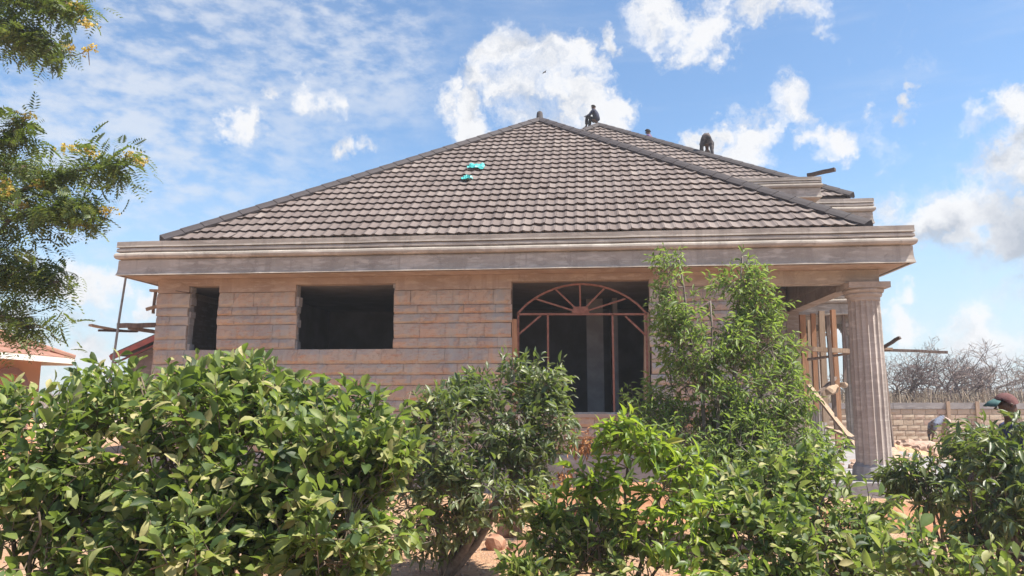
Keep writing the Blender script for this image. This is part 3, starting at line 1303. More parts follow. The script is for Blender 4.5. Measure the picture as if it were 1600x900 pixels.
stick('scaffold_board', 'short pale board end resting on the long thin one right of the large fluted column', 'plank', at(1368, 544, 14.5), at(1393, 545, 14.5), .10, .04, 'wood_pale')
stick('scaffold_pole', 'brown upright wooden scaffold pole hugging the right side of the large fluted column', 'pole', at(1399, 740, 14.0), at(1375, 518, 14.0), .085, .085, 'wood_grey', tube=True)
stick('scaffold_pole', 'short slanting pole tied near the top of the brown scaffold pole', 'pole', at(1376, 546, 14.1), at(1406, 527, 13.8), .07, .05, 'wood_dark')
stick('leaning_board', 'pale board slanting down to the ground right of the large fluted column', 'plank', at(1392, 700, 13.6), at(1432, 752, 12.6), .14, .03, 'wood_pale')
stick('leaning_board', 'pale pole slanting across the porch from upper left to lower right', 'pole', at(1264, 602, 15.5), at(1340, 700, 14.0), .09, .05, 'wood_pale')
stick('leaning_board', 'second pale pole crossing low behind the large fluted column', 'pole', at(1313, 668, 15.2), at(1345, 694, 14.6), .08, .05, 'wood_pale')
stick('leaning_board', 'lowest brownish board lying across the porch floor left of the large fluted column', 'plank', at(1293, 668, 15.8), at(1345, 690, 15.0), .12, .05, 'wood_pale')
rock(1300, 606, 15.6, .16, 'pale knotted rag bundle tied where the slanting pole crosses the porch props', 3, group=None, m='wood_pale', z=at(1300, 606, 15.6).z - .1, name='rag_bundle', cat='bundle', sq=(1.5, .7, .7))
rock(1318, 600, 15.5, .11, 'smaller pale rag bundle right beside the knotted one in the porch', 1, group=None, m='wood_pale', z=at(1318, 600, 15.5).z - .06, name='rag_bundle', cat='bundle', sq=(1.5, .8, .6))
prop(1263, 500, 1268, 655, 18.6, .07, 'wood_pale', 'thin pale timber prop between the two orange props nearest the house corner')
prop(1318, 492, 1320, 600, 20.5, .08, 'wood_grey', 'thin grey timber prop far back just left of the second fluted column')
stick('leaning_board', 'thin brown pole slanting from the porch props down towards the tall young tree', 'pole', at(1250, 640, 15.2), at(1306, 590, 16.2), .06, .05, 'wood_grey')
# window timber
stick('timber_plank', 'orange timber plank wedged at the left jamb of the arched opening', 'plank', HM @ Vector((OP[2][0] + .06, WV + .06, OP[2][2] + .02)), HM @ Vector((OP[2][0] + .05, WV + .06, 3.02)), .09, .10, 'wood_orange')
stick('timber_plank', 'pale timber plank wedged at the right jamb of the arched opening', 'plank', HM @ Vector((OP[2][1] - .10, WV + .14, OP[2][2] + .02)), HM @ Vector((OP[2][1] - .05, WV + .14, 3.12)), .09, .10, 'wood_pale')
stick('timber_plank', 'dark plank poking up from the end of the upper cornice', 'plank', at(1262, 274, 17.6), at(1305, 265, 17.2), .13, .07, 'wood_dark')
stick('steel_rod', 'short rod poking out under the right end of the cornice beside the capital', 'rod', at(1366, 446, 13.4), at(1384, 446, 13.0), .03, .02, 'wood_grey')


rock(775, 835, 8.6, .15, 'rounded reddish rock beside the dark shrub trunk', 1)
rock(797, 806, 9.4, .20, 'tall broken red rock behind the rounded one near the shrub trunk', 2, sq=(.8, .8, 1.1))
rock(811, 839, 8.6, .13, 'flat pale pink rock right of the rounded one near the shrub trunk', 3, sq=(1.4, .9, .5))
rock(930, 765, 10.2, .30, 'large reddish stone lying behind the light green sapling', 4, sq=(1.3, .9, .7))
rock(975, 775, 10.0, .26, 'pinkish squared stone right behind the light green sapling', 5, sq=(1.2, .9, .8))
rock(915, 800, 9.4, .20, 'low pinkish stone left under the light green sapling', 0, sq=(1.4, .9, .6))
rock(968, 812, 9.2, .15, 'small pale stone lowest under the light green sapling', 2, sq=(1.4, .9, .6))

# ---------------------------------------------------------------- teal sheets on roof
nf = R1[1]


def on_roof(px, py):
    """point on the front slope of the near roof (world)"""
    P0 = HM @ Vector((.6, .5, 4.55))
    n = HM.to_3x3() @ nf
    o = Vector((0, 0, CAMZ))
    r_ = ray(px, py)
    t = (P0 - o).dot(n) / r_.dot(n)
    return o + r_ * t


def sheet(px, py, w, h, ang, label, seed):
    cpt = on_roof(px, py)
    n = (HM.to_3x3() @ nf).normalized()
    s = HU.copy()
    t = n.cross(s)
    mb = MB()
    r_ = random.Random(seed)
    K_ = 6
    for j in range(K_ + 1):
        for i in range(K_ + 1):
            x, y = i / K_ - .5, j / K_ - .5
            x *= w * (1 - .5 * abs(y + .2))
            y *= h * (1 - .4 * abs(x / w - .2))
            q = Vector((x * math.cos(ang) - y * math.sin(ang), x * math.sin(ang) + y * math.cos(ang)))
            mb.v.append(tuple(s * q.x + t * q.y + n * (.062 + r_.uniform(0, .075))))
    mb.f = [(j * (K_ + 1) + i, j * (K_ + 1) + i + 1, (j + 1) * (K_ + 1) + i + 1, (j + 1) * (K_ + 1) + i) for j in range(K_) for i in range(K_)]
    o = mb.build('plastic_sheet', 'teal_plastic')
    o.location = cpt
    so_ = o.modifiers.new('thickness', 'SOLIDIFY')
    so_.thickness = .006
    tag(o, label, 'plastic sheet', 'scraps of plastic on the roof')


sheet(745, 265, .44, .34, -.1, 'upper, larger turquoise plastic scrap lying on the roof tiles', 3)
sheet(729, 284, .25, .28, .5, 'lower, smaller turquoise plastic scrap lying on the roof tiles', 5)


# ---------------------------------------------------------------- birds
def bird(px, py, D, s, label):
    p = at(px, py, D)
    e = empty('bird', p, .4, label, 'bird', 'small birds in flight')
    mb = MB()
    mb.tube([(-.16 * s, 0, 0), (-.08 * s, 0, .0), (0, 0, .01 * s), (.09 * s, 0, .005 * s), (.14 * s, 0, 0)], [.008 * s, .03 * s, .04 * s, .03 * s, .006 * s], 8)
    mb.build('body', 'feather', e, smooth=True)
    for sd in (-1, 1):
        w = MB()
        w.add([(.05 * s, 0, .01 * s), (-.06 * s, 0, .01 * s), (-.05 * s, sd * .16 * s, .05 * s), (.05 * s, sd * .17 * s, .055 * s), (-.05 * s, sd * .34 * s, .01 * s), (0, sd * .34 * s, .01 * s)],
              [(0, 1, 2, 3), (3, 2, 4, 5)])
        wo_ = w.build('wing', 'feather', e)
        m_ = wo_.modifiers.new('thickness', 'SOLIDIFY')
        m_.thickness = .008 * s
    return e


bird(851, 113, 60, 1.0, 'tiny dark bird flying in front of the big white cloud above the roof')
b2 = bird(98, 461, 40, .9, 'tiny dark bird flying low at the left below the overhanging tree')
b2.rotation_euler = (0, .1, 0)

# ---------------------------------------------------------------- neighbour house at left
K0 = at(116, 562, 20.5)
K1 = at(0, 552, 17.3)
dirl = Vector((K1.x - K0.x, K1.y - K0.y, 0)).normalized()       # along the eave, towards the viewer's left
inn = Vector((dirl.y, -dirl.x, 0))
if inn.dot(Vector((-1, 1, 0))) < 0:
    inn = -inn
ang = math.atan2(dirl.y, dirl.x)
nh = empty('neighbour_house', (K0.x, K0.y, 0), ang, 'peach painted bungalow with terracotta roof behind the hedge at far left', 'house')
NMI = nh.matrix_basis.inverted()
sgn = 1 if (NMI.to_3x3() @ inn).y > 0 else -1
ze = K0.z
LN, DP = 13.0, 11.0
RH = 2.5


def nb(mb, x0, x1, y0, y1, z0, z1):
    mb.box(x0, x1, min(y0 * sgn, y1 * sgn), max(y0 * sgn, y1 * sgn), z0, z1)


m_ = MB()
nb(m_, .55, LN, .55, DP - .5, 0, ze - .02)
m_.build('wall', 'peach_paint', nh)
m_ = MB()
nb(m_, 0, LN + .5, -.02, .02, ze - .12, ze + .02)
nb(m_, -.02, .02, .023, DP, ze - .16, ze + .02)
m_.build('fascia', 'white_paint', nh)
m_ = MB()
nb(m_, .04, LN + .5, .04, DP - .04, ze - .02, ze)
m_.build('soffit', 'white_paint', nh)
nroof = empty('roof')
nroof.parent = nh
m_ = MB()
rows_ = 14
for k in range(rows_):
    a, b_ = k / rows_, (k + 1) / rows_
    lift = .045
    h = DP / 2
    for (q0, q1) in (((a * h, a * h * sgn, ze + RH * a + lift), (LN + .5, a * h * sgn, ze + RH * a + lift)),):
        r0 = (b_ * h, b_ * h * sgn, ze + RH * b_)
        r1 = (LN + .5, b_ * h * sgn, ze + RH * b_)
        m_.add([q0, q1, r1, r0], [(0, 1, 2, 3)])
        m_.add([(q0[0], q0[1], q0[2] - lift), (q1[0], q1[1], q1[2] - lift), q1, q0], [(0, 1, 2, 3)])
    e0 = (a * h, a * h * sgn, ze + RH * a + lift)
    e1 = (a * h, (DP - a * h) * sgn, ze + RH * a + lift)
    f0 = (b_ * h, b_ * h * sgn, ze + RH * b_)
    f1 = (b_ * h, (DP - b_ * h) * sgn, ze + RH * b_)
    m_.add([e1, e0, f0, f1], [(0, 1, 2, 3)])
    m_.add([(e1[0], e1[1], e1[2] - lift), (e0[0], e0[1], e0[2] - lift), e0, e1], [(0, 1, 2, 3)])
m_.add([(LN + .5, (DP) * sgn, ze), (0, DP * sgn, ze), (DP / 2, DP / 2 * sgn, ze + RH), (LN + .5, DP / 2 * sgn, ze + RH)], [(0, 1, 2, 3)])
m_.build('tile_course', 'terracotta_tile', nroof)
m_ = MB()
m_.tube([(0, 0, ze + .05), (DP / 2, DP / 2 * sgn, ze + RH + .05), (LN, DP / 2 * sgn, ze + RH + .05)], .08, 8)
m_.build('ridge_cap', 'terracotta_tile', nroof)
# arches of its veranda, the shade under them painted as mauve bands
for xc in (1.9, 3.75, 5.6):
    m_ = MB()
    w, rr = .16, .78
    prev = None
    pts = [(xc - rr, 0, ze - 1.9), (xc - rr, 0, ze - 1.0)] + [(xc - rr * math.cos(PI * i / 10), 0, ze - 1.0 + rr * .85 * math.sin(PI * i / 10)) for i in range(1, 10)] + [(xc + rr, 0, ze - 1.0), (xc + rr, 0, ze - 1.9)]
    for q, p in zip(pts[:-1], pts[1:]):
        m_.bar((q[0], .51 * sgn, q[2]), (p[0], .51 * sgn, p[2]), w, .07, up=(0, 1, 0))
    m_.build('arch_shade_band', 'mauve_shade', nh)
m_ = MB()
nb(m_, .5, LN, .49, .548, ze - 1.0, ze - .88)
m_.build('string_course', 'white_paint', nh)

# small outbuilding with red roof, behind the left wall corner
sh0 = empty('outbuilding', (-9.0, 23.0, 0), 0, 'low outbuilding with red rake board just left of the stone house wall', 'shed')
zA, zB_ = at(172, 561, 22).z, at(243, 529, 22).z
xA, xB_ = at(172, 561, 22).x + 9, at(243, 529, 22).x + 9
slope = (zB_ - zA) / (xB_ - xA)
ap = xB_ + .9
m_ = MB()
wl = xA + .35
zz_ = lambda x: zA + (x - xA) * slope - .12
m_.add([(wl, -.6, 0), (ap, -.6, 0), (ap, -.6, zz_(ap)), (wl, -.6, zz_(wl)), (wl, 5, 0), (ap, 5, 0), (ap, 5, zz_(ap)), (wl, 5, zz_(wl))],
       [(0, 1, 2, 3), (7, 6, 5, 4), (0, 3, 7, 4), (1, 5, 6, 2), (3, 2, 6, 7)])
m_.build('wall', 'mortar', sh0)
m_ = MB()
m_.bar((xA, -1.0, zA + .03), (ap, -1.0, zA + .03 + (ap - xA) * slope), .045, .15, up=(0, 0, 1))
m_.build('rake_board', 'red_paint', sh0)
m_ = MB()
m_.bar((xA + .1, -.93, zA - .12), (ap, -.93, zA - .12 + (ap - xA - .1) * slope), .04, .05, up=(0, 0, 1))
m_.build('rake_trim', 'red_paint', sh0)
m_ = MB()
m_.add([(xA, -1.02, zA + .11), (ap, -1.02, zA + .11 + (ap - xA) * slope), (ap, 5.2, zA + .11 + (ap - xA) * slope), (xA, 5.2, zA + .11),
        (xA, -1.02, zA + .14), (ap, -1.02, zA + .14 + (ap - xA) * slope), (ap, 5.2, zA + .14 + (ap - xA) * slope), (xA, 5.2, zA + .14)],
       [(3, 2, 1, 0), (4, 5, 6, 7), (0, 1, 5, 4), (1, 2, 6, 5), (2, 3, 7, 6), (3, 0, 4, 7)])
m_.build('roof', 'ridge', sh0)

# ---------------------------------------------------------------- boundary wall on the right
BW = empty('boundary_wall', (10.0, 28.3, 0), math.radians(-1.5), 'low cream block boundary wall with dark cement band along its top', 'wall')
m_ = MB()
m_.box(0, 40, .06, .22, -.1, 1.18)
m_.build('core', 'mortar', BW)
bmesh_v = []
BM = []
for sd in range(5):
    r_ = random.Random(sd)
    m_ = MB()
    vs = []
    for j, z in enumerate((0, .5, 1)):
        for i, x in enumerate((0, .33, .67, 1)):
            e = 0 if (i in (0, 3) or j in (0, 2)) else 1
            vs.append((x, -.012 - .016 * e * r_.uniform(.2, 1.3), z))
    m_.add(vs + [(0, .07, 0), (1, .07, 0), (1, .07, 1), (0, .07, 1)],
           [(j * 4 + i, j * 4 + i + 1, j * 4 + i + 5, j * 4 + i + 4) for j in range(2) for i in range(3)] +
           [(12, 13, 3, 2, 1, 0), (8, 9, 10, 11, 14, 15), (15, 12, 0, 4, 8), (13, 14, 11, 7, 3)])
    me = m_.mesh('stone_block')
    me.materials.append(MATS['blockwall'])
    BM.append((me, list(m_.v), list(m_.f)))
made = 0
rest = MB()
r_ = random.Random(3)
zc = 1.18
for row in range(6):
    zc -= .195
    x = 0 if row % 2 else .2
    while x < 40:
        w = .40 * r_.uniform(.85, 1.2)
        me, vv, ff = BM[r_.randrange(5)]
        if made < 290 and x < 19.5:
            o = bpy.data.objects.new('stone_block', me)
            COL.objects.link(o)
            o.parent = BW
            o.location = (x, .045 + r_.uniform(-.01, .01), zc + .006)
            o.scale = (w - .018, 1, .195 - .016)
            made += 1
        else:
            rest.add([(x + p[0] * (w - .018), .045 + p[1], zc + .006 + p[2] * .18) for p in vv], ff)
        x += w
rest.build('far_stone_courses', 'blockwall', BW, kind='stuff')
m_ = MB()
x = 0
while x < 40:
    m_.box(x, x + 3.98, .0, .24, 1.183, 1.40 + r_.uniform(-.012, .012))
    x += 4
m_.build('cement_band', 'grey_cement', BW)
m_ = MB()
for x in (5.9, 6.95, 14.0):
    m_.box(x, x + .13, -.06, -.005, .2, 1.46)
m_.build('timber_stay', 'wood_pale', BW)

# rubble, sand heaps
def heap(name, label, cx, cy, rx, ry, h, m, seed, kind=None, cat='heap', nn=36):
    vs, fs = [], []
    for j in range(nn + 1):
        for i in range(nn + 1):
            x, y = i / nn * 2 - 1, j / nn * 2 - 1
            rr = math.hypot(x, y)
            k = max(0, 1 - rr) ** .8
            z = h * k * (1 + .5 * n3(x * 2 + seed, y * 2)) + .05 * n3(x * 7 * rx, y * 7 * ry, seed) * min(1, k * 4) + .03 * n3(x * 17 * rx, y * 17 * ry, seed) * min(1, k * 4) - .04 * (rr > .98)
            vs.append((x * rx, y * ry, z - .03))
    fs = [(j * (nn + 1) + i, j * (nn + 1) + i + 1, (j + 1) * (nn + 1) + i + 1, (j + 1) * (nn + 1) + i) for j in range(nn) for i in range(nn)]
    me = bpy.data.meshes.new(name)
    me.from_pydata(vs, [], fs)
    o = link(name, me, m)
    o.location = (cx, cy, 0)
    return tag(o, label, cat, None, kind)


p = at(1425, 690, 19)
heap('sand_heap', 'bright orange sand heap on the ground right of the large fluted column', p.x + .2, 20.5, 1.3, 1.1, .42, 'orange_sand', 2)
heap('rubble_heap', 'pale rubble heap behind the orange sand heap in front of the boundary wall', at(1465, 690, 23).x, 24, 3.6, 2, .30, 'rubble', 4)
heap('soil_heap', 'dark red soil heap between the fluted column and the right hand bushes', at(1465, 800, 10).x, 10.4, 1.5, .8, .22, 'red_soil', 6)
heap('soil_heap', 'pinkish excavated soil bank along the foot of the house front', 1.7, 11.2, 3.2, 1.0, .42, 'red_soil', 9)


def scatter_stones(name, label, n, fx, m, smin, smax, seed, kind='stuff'):
    r_ = random.Random(seed)
    Vs, Fs = [], []
    base = [(x.co.copy()) for x in ROCKS.vertices]
    faces = [tuple(p.vertices) for p in ROCKS.polygons]
    B = np.array([tuple(v) for v in base])
    Fa = np.array(faces)
    allv, allf = [], []
    for k in range(n):
        x, y, z = fx(r_)
        s = r_.uniform(smin, smax) ** 1
        a = r_.uniform(0, 6.28)
        R = np.array(Matrix.Rotation(a, 3, (r_.uniform(-1, 1), r_.uniform(-1, 1), 1)).to_4x4().to_3x3())
        vv = (B * np.array([s, s * r_.uniform(.6, 1), s * r_.uniform(.4, .8)])) @ R.T + np.array([x, y, z + s * .2])
        allf.append(Fa + len(allv) * len(B))
        allv.append(vv)
    me = quadmesh(name, np.concatenate(allv), np.concatenate(allf))
    o = link(name, me, m, kind=kind)
    return tag(o, label, 'gravel')


ROCKS = rock_mesh('pebble', 3, 1, .3)
scatter_stones('gravel', 'loose gravel and small stones on the orange soil in front of the house', 5200,
               lambda r_: (lambda x, y: (x, y, gheight(x, y)))(r_.uniform(-7, 8), 3.5 + 9.5 * r_.random()), 'rubble', .006, .028, 3)
scatter_stones('building_rubble', 'broken stone rubble strewn right of the porch', 900,
               lambda r_: (lambda x, y: (x, y, gheight(x, y) + .05 + .25 * r_.random() ** 2))(r_.uniform(6.5, 15), r_.uniform(13, 25)), 'rubble', .04, .16, 4)
# spoil boards
for i, (a, bb_, l) in enumerate([((1402, 712), (1440, 722), 'upper thin board lying in the rubble right of the fluted column'), ((1400, 722), (1432, 716), 'lower crossed board lying in the rubble right of the fluted column')]):
    stick('loose_board', l, 'plank', at(*a, 15.5), at(*bb_, 16.5), .12, .04, 'wood_pale')


# ---------------------------------------------------------------- plants
def leaf_template(fold, droop, prof='oval', st=5):
    xs = np.linspace(0, 1, st)
    if prof == 'oval':
        w = np.sin(np.pi * np.clip(xs, .03, .985) ** .85) ** .8
    elif prof == 'obov':
        w = np.sin(np.pi * np.clip(xs, .03, .985) ** 1.25) ** .75
    else:
        w = np.sin(np.pi * np.clip(xs, .03, .985) ** .9)
    V = []
    for x, ww in zip(xs, w):
        z = -droop * x * x
        V += [(x, -.5 * ww, z + fold * ww * .5), (x, 0, z), (x, .5 * ww, z + fold * ww * .5)]
    Fq = []
    for i in range(st - 1):
        a = i * 3
        Fq += [(a, a + 3, a + 4, a + 1), (a + 1, a + 4, a + 5, a + 2)]
    return np.array(V), np.array(Fq)


def frames(d, up):
    d = d / np.linalg.norm(d, axis=1, keepdims=True)
    y = np.cross(up, d)
    y /= (np.linalg.norm(y, axis=1, keepdims=True) + 1e-9)
    z = np.cross(d, y)
    return d, y, z


def grow(name, label, cat, base, blobs, n_twig, per, L, Wd, m, stems=None, lean=(0, 0, 0), up=.45, out=.7, jit=.6, droop=(-.05, .55),
         fold=(.05, .45), hang=0.0, seed=1, parts=300, twiglen=(.14, .34), bark='bark', stem_r=.02, prof='oval', nstem=5, gap=.5, group=None,
         shell=.45, name_leaf='leaf'):
    """shrub: stems from the base, twigs inside the blobs, leaves in rosettes along each twig"""
    r_ = np.random.default_rng(seed)
    rr = random.Random(seed)
    root = empty(name, base, 0, label, cat, group)
    B = np.array(base)
    vol = np.array([bl[3] * bl[4] * bl[5] for bl in blobs]) ** .75 * np.array([bl[6] if len(bl) > 6 else 1 for bl in blobs])
    pick = r_.choice(len(blobs), n_twig * 3, p=vol / vol.sum())
    u = r_.normal(size=(n_twig * 3, 3))
    u /= np.linalg.norm(u, axis=1, keepdims=True)
    rad = shell + (1 - shell) * r_.random(n_twig * 3) ** .6
    bl = np.array([q[:6] for q in blobs])[pick]
    P = bl[:, :3] + u * bl[:, 3:6] * rad[:, None]
    # gaps by noise
    keep = np.array([mnoise.noise(Vector(p) * 2.6 + Vector((seed, 0, 0))) for p in P]) + r_.normal(scale=.18, size=len(P)) > (gap - .5) * .6
    keep &= P[:, 2] > .12
    P = P[keep][:n_twig]
    u = u[keep][:n_twig]
    n_t = len(P)
    tdir = u * out + np.array([0, 0, up]) + r_.normal(scale=jit * .6, size=(n_t, 3)) + np.array(lean)
    tdir /= np.linalg.norm(tdir, axis=1, keepdims=True)
    tl = r_.uniform(*twiglen, size=n_t)
    P = P - tdir * (tl * .62)[:, None]
    # leaves
    cnt_ = r_.integers(int(per * .7), int(per * 1.35) + 1, n_t)
    ti = np.repeat(np.arange(n_t), cnt_)
    kk = np.concatenate([np.arange(c_) for c_ in cnt_])
    f = (kk + .5 + r_.uniform(-.3, .3, len(kk))) / cnt_[ti]
    f = f ** .8
    td = tdir[ti]
    pos = P[ti] + td * (tl[ti] * f)[:, None]
    # perpendicular spiral
    ref = np.tile(np.array([0.3, .2, 1.0]), (len(ti), 1))
    a = np.cross(td, ref)
    a /= np.linalg.norm(a, axis=1, keepdims=True)
    bq = np.cross(td, a)
    th = kk * 2.4 + r_.uniform(0, 6.28, n_t)[ti] + r_.normal(scale=.3, size=len(ti))
    radial = a * np.cos(th)[:, None] + bq * np.sin(th)[:, None]
    spread = (1.15 - .75 * f)[:, None]
    ld = td * (.55 + .5 * f[:, None]) + radial * spread + r_.normal(scale=.30, size=(len(ti), 3))
    ld[:, 2] -= hang * r_.uniform(.3, 1.3, len(ti))
    ld /= np.linalg.norm(ld, axis=1, keepdims=True)
    upv = np.tile(np.array([0, 0, 1.0]), (len(ti), 1)) + r_.normal(scale=.60, size=(len(ti), 3)) + td * .3
    X, Y, Z = frames(ld, upv)
    ln = L * r_.uniform(.42, 1.25, len(ti)) * (1.0 - .25 * (f > .85))
    wd = ln * Wd * r_.uniform(.8, 1.2, len(ti))
    NV = 9
    temps = [leaf_template(rr.uniform(*fold), rr.uniform(*droop), prof) for _ in range(NV)]
    tix = r_.integers(0, NV, len(ti))
    # choose the leaves that show largest: near the camera and in front of the crown
    camp = np.array([0, 0, CAMZ])
    dv = camp - pos
    dist = np.linalg.norm(dv, axis=1)
    cen = np.array([q[:3] for q in blobs]).mean(0)
    facing = np.abs((Z * dv / dist[:, None]).sum(1))
    score = ln / dist * (.5 + .5 * facing) + .012 * ((pos - cen) @ (camp - cen) / np.linalg.norm(camp - cen))
    vx = pos[:, 0] / pos[:, 1]
    score[(np.abs(vx) > .68) | (pos[:, 2] < CAMZ - .24 * pos[:, 1])] -= 1
    order = np.argsort(-score)
    ind = order[:parts]
    oth = order[parts:]
    LM = []
    if parts:
        for (tv, tf) in temps:
            me = quadmesh(name_leaf, tv, tf, True)
            me.materials.append(MATS[m])
            LM.append(me)
    for i in ind:
        o = bpy.data.objects.new(name_leaf, LM[tix[i]])
        COL.objects.link(o)
        o.parent = root
        M = Matrix(((X[i, 0] * ln[i], Y[i, 0] * wd[i], Z[i, 0] * ln[i], pos[i, 0] - B[0]),
                    (X[i, 1] * ln[i], Y[i, 1] * wd[i], Z[i, 1] * ln[i], pos[i, 1] - B[1]),
                    (X[i, 2] * ln[i], Y[i, 2] * wd[i], Z[i, 2] * ln[i], pos[i, 2] - B[2]), (0, 0, 0, 1)))
        o.matrix_basis = M
    VV, FF, off = [], [], 0
    for t_ in range(NV):
        s = oth[tix[oth] == t_]
        tv, tf = temps[t_]
        q = (pos[s] - B)[:, None, :] + X[s][:, None, :] * (ln[s][:, None] * tv[None, :, 0])[..., None] + \
            Y[s][:, None, :] * (wd[s][:, None] * tv[None, :, 1])[..., None] + Z[s][:, None, :] * (ln[s][:, None] * tv[None, :, 2])[..., None]
        VV.append(q.reshape(-1, 3))
        FF.append((tf[None] + (np.arange(len(s)) * len(tv))[:, None, None]).reshape(-1, 4) + off)
        off += q.shape[0] * q.shape[1]
    fo = link('foliage', quadmesh('foliage', np.concatenate(VV), np.concatenate(FF), True), m, root, kind='stuff')
    # stems
    if stems is None:
        stems = []
        for s in range(nstem):
            q = blobs[rr.randrange(len(blobs))]
            top = Vector(q[:3]) + Vector((rr.uniform(-.5, .5) * q[3], rr.uniform(-.5, .5) * q[4], rr.uniform(.1, .7) * q[5]))
            b0 = Vector(base) + Vector((rr.uniform(-.08, .08), rr.uniform(-.08, .08), 0))
            mid = b0.lerp(top, .5) + Vector((rr.uniform(-.1, .1), rr.uniform(-.1, .1), .08))
            stems.append([b0, mid, top])
    nodes = []
    for st in stems:
        mb = MB()
        pts = []
        st = [Vector(x) for x in st]
        for i in range(9):
            t = i / 8
            if len(st) == 3:
                p = st[0] * (1 - t) ** 2 + st[1] * 2 * t * (1 - t) + st[2] * t * t
            else:
                k = min(int(t * (len(st) - 1)), len(st) - 2)
                p = st[k].lerp(st[k + 1], t * (len(st) - 1) - k)
            p = p + Vector((n3(t * 5, seed), n3(t * 5, seed + 9), 0)) * .05 * min(1, t * 4)
            pts.append(p - Vector(base))
            if i > 1:
                nodes.append((p, stem_r * (1 - .75 * t)))
        mb.tube(pts, [stem_r * (1 - .78 * i / 8) for i in range(9)], 8)
        mb.build('stem', bark, root, smooth=True)
    # branches to clusters, then twigs to the nearest branch
    NP = np.array([tuple(p) for p, _ in nodes])
    tw = MB()
    kb = min(70, n_t // 6)
    hubs = P[r_.choice(n_t, kb, replace=False)] if kb else P[:0]
    extra = []
    for h in hubs:
        d = np.linalg.norm(NP - h, axis=1) + .8 * np.maximum(0, NP[:, 2] - h[2])
        i = int(d.argmin())
        a, b_ = Vector(NP[i]), Vector(h)
        mid = a.lerp(b_, .5) + Vector((rr.uniform(-.06, .06), rr.uniform(-.06, .06), .05 + .1 * (a - b_).length))
        pts = [a * (1 - t) ** 2 + mid * 2 * t * (1 - t) + b_ * t * t for t in (0, .33, .66, 1)]
        r0 = nodes[i][1] * .6
        tw.tube([p - Vector(base) for p in pts], [r0, r0 * .8, r0 * .6, .003], 5, False)
        extra += [tuple(p) for p in pts[1:]]
    NP2 = np.concatenate([NP, np.array(extra)]) if extra else NP
    for i in range(n_t):
        d = np.linalg.norm(NP2 - P[i], axis=1)
        j = int(d.argmin())
        a = Vector(NP2[j])
        b_ = Vector(P[i])
        e = Vector(P[i] + tdir[i] * tl[i])
        o3 = Vector(base)
        if d[j] < .9:
            tw.tube([a - o3, b_ - o3, e - o3], [.0045, .0035, .0015], 3, False)
        else:
            tw.tube([b_ - o3, e - o3], [.0035, .0015], 3, False)
    tw.build('twig', bark, root, kind='stuff')
    return root


def blob(px, py, D, rpx, rpy, ry, w=1.0):
    p = at(px, py, D)
    s = D / F * 1.02
    return (p.x, p.y, p.z, rpx * s, ry, rpy * s, w)


HG = 'citrus bushes of the clipped hedge at left'
# left citrus hedge: three bushes
grow('citrus_bush', 'leftmost broad leaved citrus bush of the hedge, at the left edge of the photo', 'bush', (-2.75, 4.6, 0),
     [blob(30, 755, 4.5, 120, 120, .6), blob(150, 715, 4.7, 100, 112, .6), blob(60, 860, 4.3, 150, 110, .6), blob(180, 645, 5.0, 75, 66, .5), blob(45, 668, 4.9, 95, 62, .5), blob(-40, 680, 4.8, 80, 60, .4), blob(-90, 760, 4.6, 130, 130, .6), blob(130, 1010, 4.3, 200, 160, .6)],
     930, 8, .102, .52, 'leaf_citrus', seed=21, gap=.52, nstem=6, stem_r=.022, group=HG, prof='obov', hang=.12)
grow('citrus_bush', 'tallest middle citrus bush of the hedge, with shoots reaching up to the narrow window', 'bush', (-1.7, 4.5, 0),
     [blob(330, 720, 4.4, 120, 130, .6), blob(400, 640, 4.7, 75, 75, .4), blob(300, 650, 4.8, 90, 75, .5), blob(390, 590, 4.8, 45, 38, .2, .8), blob(320, 860, 4.2, 150, 110, .6), blob(420, 740, 4.4, 90, 120, .5), blob(250, 640, 4.9, 60, 50, .4), blob(350, 1010, 4.2, 180, 160, .6), blob(470, 620, 4.7, 35, 35, .25, .8), blob(240, 600, 5.0, 45, 25, .2, .6)],
     980, 8, .100, .52, 'leaf_citrus', seed=22, gap=.62, nstem=7, stem_r=.022, group=HG, prof='obov', hang=.12)
grow('citrus_bush', 'right hand end citrus bush of the hedge, next to the greyish narrow leaved shrub', 'bush', (-.92, 4.3, 0),
     [blob(540, 720, 4.4, 95, 90, .5), blob(560, 650, 4.7, 65, 45, .35), blob(520, 830, 4.2, 110, 90, .5), blob(605, 770, 4.3, 68, 85, .4), blob(490, 680, 4.6, 70, 60, .4), blob(640, 625, 4.9, 28, 25, .2, .6), blob(500, 940, 4.2, 90, 80, .4, .5)],
     560, 8, .098, .52, 'leaf_citrus', seed=23, gap=.60, nstem=5, stem_r=.020, group=HG, prof='obov', hang=.15)
# middle dusty shrub with visible dark trunk
tb = at(700, 905, 7.3)
tb.z = 0
grow('shrub', 'greyish green narrow leaved shrub on a dark trunk, just left of the arched opening', 'shrub', tuple(tb),
     [blob(710, 690, 7.2, 105, 85, .7), blob(800, 660, 7.3, 85, 70, .6), blob(840, 600, 7.4, 45, 45, .4), blob(800, 570, 7.4, 22, 26, .25, .9), blob(700, 632, 7.3, 60, 36, .4), blob(760, 760, 7.1, 100, 60, .7), blob(670, 780, 7.1, 70, 95, .6), blob(860, 660, 7.3, 42, 50, .4), blob(760, 610, 7.4, 60, 25, .35)],
     1100, 8, .100, .34, 'leaf_dusty', seed=31, hang=.35, nstem=0, stems=[[tb, tb + Vector((-.15, 0, .55)), at(670, 690, 7.2)], [tb, tb + Vector((.15, .1, .6)), at(760, 690, 7.2)], [tb, tb + Vector((.5, .05, .5)), at(850, 620, 7.4)], [tb, tb + Vector((.25, -.1, .5)), at(810, 740, 7.1)]],
     stem_r=.05, bark='bark_grey', jit=.8, gap=.5)
